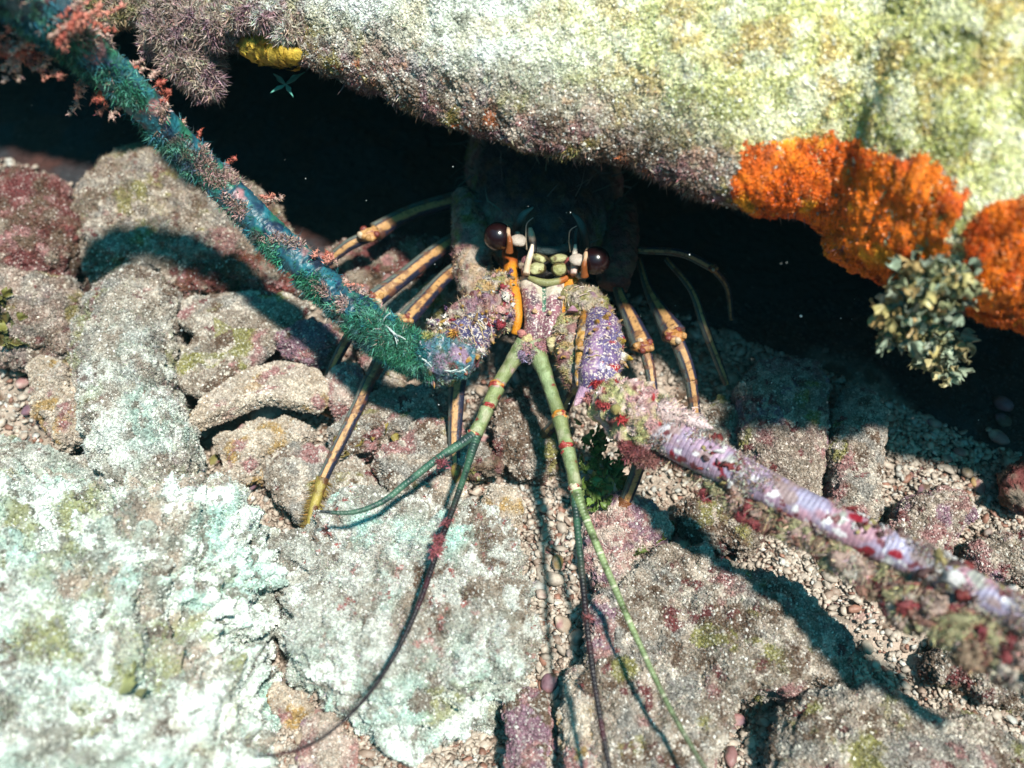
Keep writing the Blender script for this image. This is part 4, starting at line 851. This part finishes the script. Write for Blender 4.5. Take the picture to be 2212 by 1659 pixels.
add_spines(lob, [(1305, 695, .081, 6, -16, .006, .006, .0026, (.5, .36, .25), (.36, .18, .03)), (1335, 740, .079, 14, -4, .004, .006, .0026, (.55, .48, .34), (.30, .18, .02)), (1340, 770, .078, 22, 4, .003, .0075, .0028, (.72, .66, .58), (.32, .20, .02)), (1290, 700, .082, 0, -10, .005, .005, .0022, (.3, .2, .2), (.34, .18, .03)),
                 (1262, 850, .075, -12, 14, 0, .008, .0034, (.40, .24, .36), (.55, .33, .40)), (1435, 892, .088, 50, 14, .002, .021, .0052, (.55, .40, .38), (.72, .55, .55)), (1410, 870, .084, 34, -2, .004, .011, .0034, (.42, .36, .22), (.62, .48, .44)), (1385, 840, .08, 20, -12, .003, .007, .0028, (.4, .36, .2), (.55, .42, .36)),
                 (1330, 885, .088, -2, 14, .004, .005, .0022, (.3, .26, .1), (.2, .15, .05)), (1237, 672, .075, 0, -20, .002, .003, .0026, (.36, .18, .24), (.42, .24, .32))])
base_detail(segR1, [[(1222, 640, .064, 24), (1245, 650, .067, 36), (1275, 665, .069, 36), (1300, 690, .068, 30)], [(1215, 690, .062, 22), (1228, 720, .066, 34), (1240, 770, .067, 38), (1255, 820, .066, 34)]], 26, 9, 0)
base_detail(segR3, [[(1282, 680, .070, 20), (1296, 700, .074, 36), (1302, 740, .076, 44), (1298, 790, .076, 47), (1280, 835, .074, 38)]], 5, 12, 0)
g = Acc()   # bristly tuft on the long spine, red blotches and the lower red crust
for (x, y, z, r, c) in [(1292, 828, .081, 12, (.26, .010, .015)), (1390, 856, .0885, 9, (.34, .02, .02)), (1405, 857, .0885, 7, (.34, .02, .02)), (1305, 870, .083, 15, (.30, .04, .04)), (1345, 905, .088, 8, (.33, .02, .02)), (1370, 978, .077, 22, (.13, .03, .03)), (1395, 995, .076, 18, (.16, .06, .05)), (1350, 962, .079, 12, (.16, .03, .03)), (1280, 860, .078, 14, (.32, .12, .12))]:
    p = W(x, y, z); blob(g, p, M(r, p), c, sub=4, noise=.5, seed=int(x), squash=(1.1, .8, .5))
V, C, T, Q = g.arrays(); g.build("red_crust", MAT['crust'], segR4)
P, N, cc = sample(V, C, T, Q, 2600); g = Acc(); turf(g, P, N, cc*1.2+.02, .0022, .00025, lean=.6, jit=.4); 
P = np.array([W(1450+rng.uniform(0, 50), 900+rng.normal(0, 7)+rng.uniform(0, 14), .087+rng.normal(0, .001)) for _ in range(1200)])
turf(g, P, np.tile(unit(W(1500, 915, .09)-W(1450, 900, .087)), (len(P), 1)), np.tile(c3(.60, .42, .40), (len(P), 1)), .004, .0003, lean=.45, jit=.3)
g.build("algae_turf", MAT['turf'], segR4)

RP = [(1412, 925, .080, 36), (1450, 945, .082, 42), (1540, 992, .085, 41), (1640, 1045, .088, 38), (1750, 1103, .092, 38), (1880, 1165, .096, 38), (2020, 1228, .101, 38), (2150, 1300, .106, 39), (2260, 1355, .110, 40), (2420, 1435, .116, 42)]
PER = .0021
def ring_col(s, ph, P):
    C = tone(P, (.31, .25, .36), [((.40, .26, .36), .018, .1, .2), ((.35, .32, .45), .012, .1, .2), ((.42, .23, .29), .014, .3, .12), ((.33, .33, .30), .01, .35, .1)], 130)
    w = sstep(np.cos(s*2*math.pi/PER+.5*np.sin(ph*2)), .80, .99)*np.clip(.95-.8*np.abs(fbm(P, .02, 2, 4)), 0, 1)
    C = mixc(C, c3(.075, .05, .10), w*.9); C = mixc(C, c3(.30, .20, .16), sstep(fbm(P, .01, 4, 137), .12, .3)*.7*(1-(np.cos(ph-1.2) > .6)))
    C = mixc(C, c3(.13, .015, .02), sstep(fbm(P, .0045, 2, 138), .36, .44)*.9)
    wh = sstep(fbm(P, .0035, 3, 131), .34, .46)*(np.cos(ph-.9) > .2); C = mixc(C, c3(.80, .78, .80), wh*.85)
    rd = sstep(fbm(P, .007, 2, 132), .46, .53); C = mixc(C, c3(.28, .015, .03), rd)
    C = mixc(C, c3(.52, .48, .52), (s < .012)*sstep(fbm(P, .002, 2, 3), -.05, .1)*.9)
    return C
g = Acc(); V, C, T, Q = tube_px(g, RP, 1100, 56, ring_col, rad_mod=lambda t: (1+.008*np.clip(np.cos(t*2*math.pi/PER+math.pi), -.4, 1)), noise=.03)
flagR = tag(g.build("feeler_whip", MAT['flag'], lob), "thick lilac ringed whip of the feeler with red spots and a shaggy brown underside")
P, N, cc = sample(V, C, T, Q, 9000, lambda c, n: np.clip(-.1+2.4*fbm(c, .012, 3, 66), 0, 2)*(n[:, 2] > -.2))
g = Acc(); turf(g, P, N, np.where(rng.random((len(P), 1)) < .5, c3(.30, .17, .13), c3(.52, .46, .42)), .0016, .0002, lean=.9, jit=.45)
P, N, cc = sample(V, C, T, Q, 900, lambda c, n: (n[:, 2] > .1)*np.clip(.2+2*fbm(c, .02, 2, 67), 0, 2))
for i in range(0, 260): blob(g, P[i], .0008*rng.lognormal(0, .4), [(.16, .02, .02), (.07, .03, .03), (.62, .60, .60), (.30, .24, .10)][i % 4], sub=2, noise=1.2, seed=i, squash=rng.uniform(.3, 1.8, 3))
g.build("whip_crust", MAT['crust'], flagR)
g = Acc(); tube_px(g, [(1412, 918, .080, 26), (1428, 925, .081, 37), (1440, 935, .0815, 40), (1450, 945, .0815, 38)], 40, 40, crusty((.16, .17, .08), [((.30, .30, .17), .006, 0, .2), ((.10, .08, .04), .005, .2, .15)], 151), noise=.25); g.build("whip_collar", MAT['crust'], flagR)
# fringe hanging along the lower side
path, _t = smooth_path(K3(RP), 400)
side = unit(np.cross(np.gradient(path[:, :3], axis=0), TOCAM)); 
if side[200][1] > 0: side = -side
def fringe(n, L, w, cols, off, lean, droop, s0=.0, s1=1.):
    k_ = (rng.uniform(s0, s1, n)*399).astype(int)
    k_ = k_[rng.random(len(k_)) < np.clip(.55+1.2*fbm(path[k_, :3], .02, 2, 55), .1, 1)]
    nrm = unit(side[k_]*.9+np.array([0, 0, -.35])+rng.normal(0, .25, (len(k_), 3)))
    P = path[k_, :3]+unit(side[k_]+np.array([0, 0, -.4])*rng.uniform(0, 1, (len(k_), 1)))*path[k_, 3:4]*off
    cidx = rng.integers(len(cols), size=len(k_)); turf(g, P, nrm, np.array(cols)[cidx], L, w, lean=lean, droop=droop, jit=.4)
g = Acc()
fringe(16000, .0045, .00024, [(.30, .20, .14), (.26, .15, .12), (.34, .30, .18), (.42, .28, .24), (.22, .05, .05)], .9, .4, .3)
fringe(16000, .0068, .00023, [(.33, .24, .17), (.28, .18, .13), (.36, .30, .18), (.20, .10, .08), (.45, .34, .30)], .95, .6, .4, .12, 1)
fringe(16000, .0095, .00026, [(.30, .20, .15), (.32, .28, .14), (.42, .28, .26), (.24, .08, .07), (.42, .36, .28)], 1., .7, .4, .48, 1)
fringe(5000, .003, .00028, [(.24, .05, .05), (.32, .12, .10)], .9, .6, .2, 0, .2)
g.build("algae_turf", MAT['turf'], flagR)
g = Acc()   # lumps of growth under the whip
for i in range(420):
    k_ = int(70+(rng.random()**.75)*329); p = path[k_, :3]+side[k_]*path[k_, 3]*rng.uniform(.8, 1.5+1.5*sstep(np.array(k_/399.), .4, .7))+np.array([0, 0, -rng.uniform(0, .006)])
    c = [(.30, .27, .15), (.24, .12, .09), (.36, .25, .21), (.22, .15, .1), (.42, .36, .31), (.20, .035, .04)][rng.integers(6)]
    blob(g, p, .0027*rng.lognormal(0, .35), c, sub=3, noise=1.1, seed=i, squash=rng.uniform(.5, 1.3, 3))
V, C, T, Q = g.arrays(); g.build("crust_growth", MAT['crust'], flagR)
P, N, cc = sample(V, C, T, Q, 50000); g = Acc(); turf(g, P, N, cc*1.2, .0022, .00022, lean=.6, jit=.4, droop=.2); g.build("growth_turf", MAT['turf'], flagR)

# ---------------------------------------------------------------- small feelers (antennules)
GREEN = (.21, .245, .10)
def green_col(s, ph, P):
    C = tone(P, GREEN, [((.25, .31, .15), .008, 0, .2), ((.32, .32, .19), .006, .2, .2), ((.16, .20, .08), .004, .25, .12), ((.42, .28, .26), .007, .38, .08), ((.22, .03, .03), .004, .50, .05)], 140)
    C = mixc(C, c3(.07, .08, .03), sstep(np.cos(ph+1.7), .55, .9)*.75)  # dark side here and pale highlight below are painted along the tube
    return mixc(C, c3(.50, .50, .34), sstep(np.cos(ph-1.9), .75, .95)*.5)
def antennule(segs, joints, f1, f2, c1, c2, tufts, label):
    r = bpy.data.objects.new("small_feeler", None); COL.objects.link(r); r.parent = lob; r["label"] = label; r.empty_display_size = .01
    for pts in segs:
        g = Acc(); tube_px(g, pts, 60, 28, green_col, noise=.08); g.build("segment", MAT['shell'], r)
    g = Acc()
    for (x, y, z, rr, c) in joints:
        z -= .0012; p = W(x, y, z); blob(g, p, M(rr*1.12, p), None, sub=4, noise=.22, seed=int(x), squash=(1, .72, .9), colf=lambda P: tone(P, c, [((.50, .40, .2), .002, .15, .1), ((.3, .04, .03), .002, .2, .1)], int(x)))
    g.build("joint", MAT['shell'], r)
    for f, c in ((f1, c1), (f2, c2)):
        g = Acc(); V, C, T, Q = tube_px(g, f, 500, 14, c, rad_mod=lambda t: 1+.05*np.sin(t*2*math.pi/.0016)); g.build("thin_whip", MAT['flag'], r)
    if tufts:
        for (x, y, z, n, rr) in tufts:
            g = Acc(); P = np.array([W(x+rng.normal(0, rr*.5), y+rng.normal(0, rr*.5), z) for _ in range(n)]); turf(g, P, rng.normal(0, 1, (n, 3)), np.tile(c3(.26, .08, .09), (n, 1)), .0030, .0003, lean=.8, jit=.4)
            g.build("red_tuft", MAT['turf'], r)
def darkgreen(s, ph, P): return mixc(tone(P, (.035, .10, .07), [((.02, .04, .04), .004, .1, .2), ((.07, .15, .10), .006, .2, .2)], 141), c3(.02, .010, .014), sstep(s, .05, .11))
def darkred(s, ph, P): return mixc(tone(P, (.04, .10, .06), [((.02, .04, .035), .004, .1, .2)], 142), tone(P, (.014, .009, .012), [((.05, .012, .018), .008, .25, .2)], 3), sstep(s, .02, .05))
def brightgreen(s, ph, P):
    C = tone(P, (.16, .22, .09), [((.24, .30, .14), .006, 0, .2), ((.08, .10, .04), .004, .2, .1)], 143); C = mixc(C, c3(.6, .6, .42), (np.mod(s, .016) < .0011)*.8)
    return mixc(C, c3(.06, .07, .04), sstep(s, .06, .15))
def JJ(x): return x
antennule([[(1135, 745, .066, 24), (1118, 765, .064, 19), (1100, 792, .062, 16), (1078, 828, .060, 15)], [(1074, 838, .060, 17), (1064, 858, .0595, 15), (1057, 876, .059, 17)], [(1052, 884, .059, 16), (1040, 912, .058, 15), (1027, 938, .057, 17)]],
          [(1071, 833, .062, 15, (.60, .24, .05)), (1057, 876, .061, 12, (.30, .03, .03)), (1047, 884, .060, 9, (.50, .38, .14)), (1024, 940, .059, 12, (.50, .26, .14)), (1018, 934, .0595, 8, (.52, .52, .34))],
          [(1022, 940, .058, 11), (985, 965, .059, 10), (940, 995, .060, 8.5), (880, 1042, .061, 7.5), (820, 1087, .062, 6.5), (760, 1107, .063, 5.5), (690, 1105, .064, 3)],
          [(1028, 945, .057, 12), (1012, 1000, .058, 8), (985, 1080, .060, 7), (950, 1175, .062, 6.5), (905, 1305, .064, 6), (850, 1420, .065, 5), (770, 1530, .069, 4), (680, 1603, .074, 3.2), (600, 1630, .082, 2.8), (548, 1633, .088, 2.2)],
          darkgreen, darkred, [(955, 1000, .062, 120, 9), (948, 1165, .064, 160, 9), (942, 1188, .064, 130, 8), (962, 1130, .064, 50, 6), (935, 1200, .064, 60, 5)], "left small feeler, green and jointed, forking into two thin dark whips")
antennule([[(1150, 745, .066, 26), (1165, 775, .064, 20), (1185, 830, .062, 15), (1206, 890, .060, 15)], [(1210, 905, .060, 18), (1216, 932, .0595, 15), (1224, 962, .059, 17)], [(1226, 972, .059, 16), (1235, 1010, .058, 14), (1243, 1050, .057, 15)]],
          [(1211, 900, .062, 17, (.62, .25, .03)), (1222, 963, .061, 14, (.32, .03, .03)), (1222, 978, .0605, 10, (.32, .03, .04)), (1240, 1053, .059, 12, (.56, .50, .34)), (1244, 1066, .0585, 9, (.35, .04, .04))],
          [(1243, 1058, .057, 13), (1262, 1110, .057, 9.5), (1290, 1180, .057, 8.5), (1330, 1275, .057, 7.5), (1385, 1400, .057, 6.5), (1455, 1545, .057, 5.5), (1560, 1720, .057, 5)],
          [(1240, 1065, .056, 9), (1246, 1130, .056, 8), (1256, 1230, .056, 7.5), (1270, 1370, .056, 7), (1288, 1500, .056, 6.5), (1320, 1680, .056, 6)],
          brightgreen, darkred, [(1272, 1335, .058, 40, 5)], "right small feeler, green with an orange joint, ending in two long straight whips")
g = Acc()   # pink root joining both
for x, y, z, r, c in [(1140, 752, .067, 19, (.36, .20, .20)), (1162, 752, .067, 17, (.34, .16, .17)), (1150, 765, .066, 14, (.30, .22, .24)), (1128, 768, .066, 12, (.28, .2, .3))]:
    blob(g, W(x, y, z), M(r, W(x, y, z)), c, sub=4, noise=.3, seed=int(x))
V, C, T, Q = g.arrays(); P, N, cc = sample(V, C, T, Q, 2500); turf(g, P, N, cc*1.1, .0018, .00022, lean=.8, jit=.5); g.build("feeler_root", MAT['crust'], lob)

# ---------------------------------------------------------------- walking legs
def stripes(seed, shift=0., bright=1.):
    def f(s, ph, P):
        C = np.tile(c3(*NAVY), (len(P), 1)); j = .25*fbm(P, .005, 3, seed)
        C = mixc(C, c3(.13, .15, .13), sstep(np.cos(ph-1.25-shift), .80, .9))
        C = mixc(C, c3(.42, .34, .20), sstep(np.cos(ph-1.9-shift), .93, .97)*.9)
        C = mixc(C, c3(*CREAMO)*bright, sstep(np.cos(ph-.05-shift)+j*.2, .905, .935))
        C = mixc(C, c3(.16, .06, .03), sstep(fbm(P, .004, 3, seed+5), .18, .34)*.7)
        C = mixc(C, c3(.08, .04, .03), sstep(fbm(P, .0012, 2, seed+3), .38, .5)*.8)
        C = mixc(C, c3(.40, .30, .16), sstep(np.cos(ph+1.9-shift), .95, .98)*.7)
        return C
    return f
def leg(segs, seed, label, foot=None, knee=None, hairs=None, shift=0., foot_col=(.34, .26, .06)):
    """segs: list of segments (px,py,z,r); knee: joint flare points; foot: pointed last piece"""
    r = bpy.data.objects.new("leg", None); COL.objects.link(r); r.parent = lob; r["label"] = label; r.empty_display_size = .01
    for k_, pts in enumerate(segs):
        pts = [(x, y, z, rr*.86) for x, y, z, rr in pts]
        g = Acc(); tube_px(g, pts, 70, 32, stripes(seed+k_, shift), noise=.03, ell=.8); g.build("leg_segment", MAT['shell'], r)
    for (x, y, z, rr) in (knee or []):
        g = Acc(); p = W(x, y, z); Rr = M(rr, p)
        blob(g, p, Rr, None, sub=4, noise=.35, seed=seed, squash=(1, .8, .7), colf=lambda P: tone(P, (.40, .17, .045), [((.18, .04, .03), .003, .05, .15), ((.50, .29, .12), .003, .2, .15)], seed))
        for i in range(5):
            a_ = i*1.26+seed; blob(g, p+np.array([math.cos(a_)*Rr*.85, math.sin(a_)*Rr*.7, Rr*.3]), Rr*.36, [(.42, .22, .08), (.18, .04, .03), (.55, .42, .30)][i % 3], sub=3, noise=.2, seed=i)
        g.build("knee_joint", MAT['shell'], r)
    if foot:
        g = Acc(); V, C, T, Q = tube_px(g, foot, 40, 20, lambda s, ph, P: tone(P, foot_col, [((.12, .05, .02), .005, .1, .2)], seed), noise=.05); fo = g.build("claw_tip", MAT['shell'], r)
        if hairs:
            K, _ = smooth_path(K3(foot), 60); ii = rng.integers(3, 56, hairs); tn = unit(np.gradient(K[:, :3], axis=0))[ii]; sd_ = unit(np.cross(tn, TOCAM))*np.where(rng.random((hairs, 1)) < .6, 1, -1)
            g = Acc(); turf(g, K[ii, :3]+sd_*K[ii, 3:4]*.8, sd_+tn*.5, np.tile(c3(.20, .13, .03), (hairs, 1)), .0034, .00028, lean=.12, jit=.3); g.build("foot_hairs", MAT['turf'], fo)
leg([[(1010, 425, .048, 20), (950, 440, .050, 20), (880, 462, .053, 19), (812, 500, .055, 24)], [(800, 508, .055, 16), (750, 532, .051, 15), (715, 560, .045, 13), (650, 600, .030, 11), (600, 650, .018, 9)]], 1, "uppermost left leg reaching out of the dark with a bright orange knee", knee=[(797, 508, .058, 21)])
leg([[(1010, 500, .046, 18), (940, 545, .052, 20), (870, 600, .056, 21), (810, 645, .057, 25)], [(800, 655, .056, 16), (770, 700, .046, 15), (735, 760, .034, 13), (705, 825, .020, 12), (688, 868, .014, 11)]], 3, "second left leg passing behind the teal feeler, its brown foot on the rubble", knee=[(808, 648, .058, 20)],
    foot=[(688, 862, .014, 11), (696, 880, .012, 12), (712, 892, .010, 11), (722, 905, .007, 3)], foot_col=(.20, .07, .02))
leg([[(1020, 555, .045, 16), (960, 600, .052, 18), (910, 655, .058, 21), (878, 690, .060, 24)], [(870, 700, .060, 18), (840, 745, .052, 18), (815, 790, .046, 18), (802, 815, .043, 17)], [(800, 815, .043, 16), (765, 895, .034, 16), (725, 975, .027, 15), (697, 1035, .022, 14)]], 6, "long front left leg crossing the rubble down to a hairy yellow foot", knee=[(872, 694, .061, 19)],
    foot=[(697, 1033, .022, 14), (688, 1065, .020, 12), (675, 1105, .018, 9), (662, 1148, .014, 2)], hairs=260)
leg([[(1000, 780, .045, 19), (988, 840, .040, 20), (984, 900, .034, 19), (982, 970, .028, 15), (984, 1005, .025, 12)]], 9, "vertical left leg standing below the teal feeler base", foot=[(984, 1003, .025, 12), (986, 1025, .022, 11), (984, 1045, .020, 3)], shift=.1)
leg([[(1325, 590, .046, 9), (1340, 640, .051, 15), (1362, 690, .055, 22), (1386, 745, .056, 30)], [(1392, 755, .056, 15), (1402, 790, .052, 14), (1410, 850, .045, 13), (1412, 900, .038, 12)]], 12, "first right leg with an orange knee just beside the spotted feeler base", knee=[(1390, 750, .058, 20)], shift=-.3)
leg([[(1380, 560, .043, 7), (1402, 630, .051, 12), (1430, 680, .057, 22), (1455, 722, .059, 32)], [(1462, 735, .059, 18), (1480, 780, .053, 18), (1492, 820, .046, 17)], [(1492, 822, .046, 16), (1500, 880, .036, 14), (1508, 940, .024, 12), (1515, 1010, .010, 10)]], 15, "second right leg, fully striped, with a big orange knee against the dark gap", knee=[(1458, 728, .062, 21)], shift=-.3)
leg([[(1440, 560, .045, 7), (1500, 640, .050, 9), (1520, 700, .046, 11), (1535, 740, .040, 11)], [(1535, 740, .040, 10), (1555, 790, .030, 10), (1570, 830, .022, 8)]], 18, "thin third right leg half lost in the shadow", shift=-.3)
leg([[(1380, 540, .055, 9), (1480, 550, .060, 10), (1540, 580, .055, 10)], [(1540, 580, .055, 8), (1570, 620, .040, 7), (1580, 690, .020, 6)]], 21, "faint hind right leg deep in the dark crevice", knee=[(1540, 580, .056, 10)])
leg([[(1395, 960, .050, 15), (1375, 1020, .036, 17), (1352, 1080, .022, 15)]], 24, "right leg ending under the purple ringed feeler with a rusty brown foot", foot=[(1352, 1080, .022, 16), (1335, 1108, .018, 16), (1310, 1128, .016, 12), (1298, 1138, .014, 4)], foot_col=(.18, .06, .015), hairs=120, shift=-.3)
leg([[(1235, 850, .044, 13), (1210, 900, .036, 14), (1180, 935, .026, 13)]], 27, "short shaded leg tip behind the right small feeler", foot=[(1182, 933, .026, 13), (1162, 948, .022, 9), (1148, 956, .02, 3)], foot_col=(.12, .07, .03))
bm = bmesh.new(); bmesh.ops.create_cube(bm, size=1); me = bpy.data.meshes.new("haze"); bm.to_mesh(me); bm.free()
hz = bpy.data.objects.new("haze", me); COL.objects.link(hz); hz["kind"] = "stuff"; hz.scale = (12, 12, 2.2); hz.location = (0, 0, .05)
hm = bpy.data.materials.new("sea_water"); hm.use_nodes = True; hn = hm.node_tree; hn.nodes.clear()
ho = hn.nodes.new("ShaderNodeOutputMaterial"); hv = hn.nodes.new("ShaderNodeVolumePrincipled"); hv.inputs["Density"].default_value = HAZE
hv.inputs["Color"].default_value = (.25, .75, .85, 1); hn.links.new(hv.outputs[0], ho.inputs["Volume"]); me.materials.append(hm)
print("stones", STONES, "fragments", nfrag)
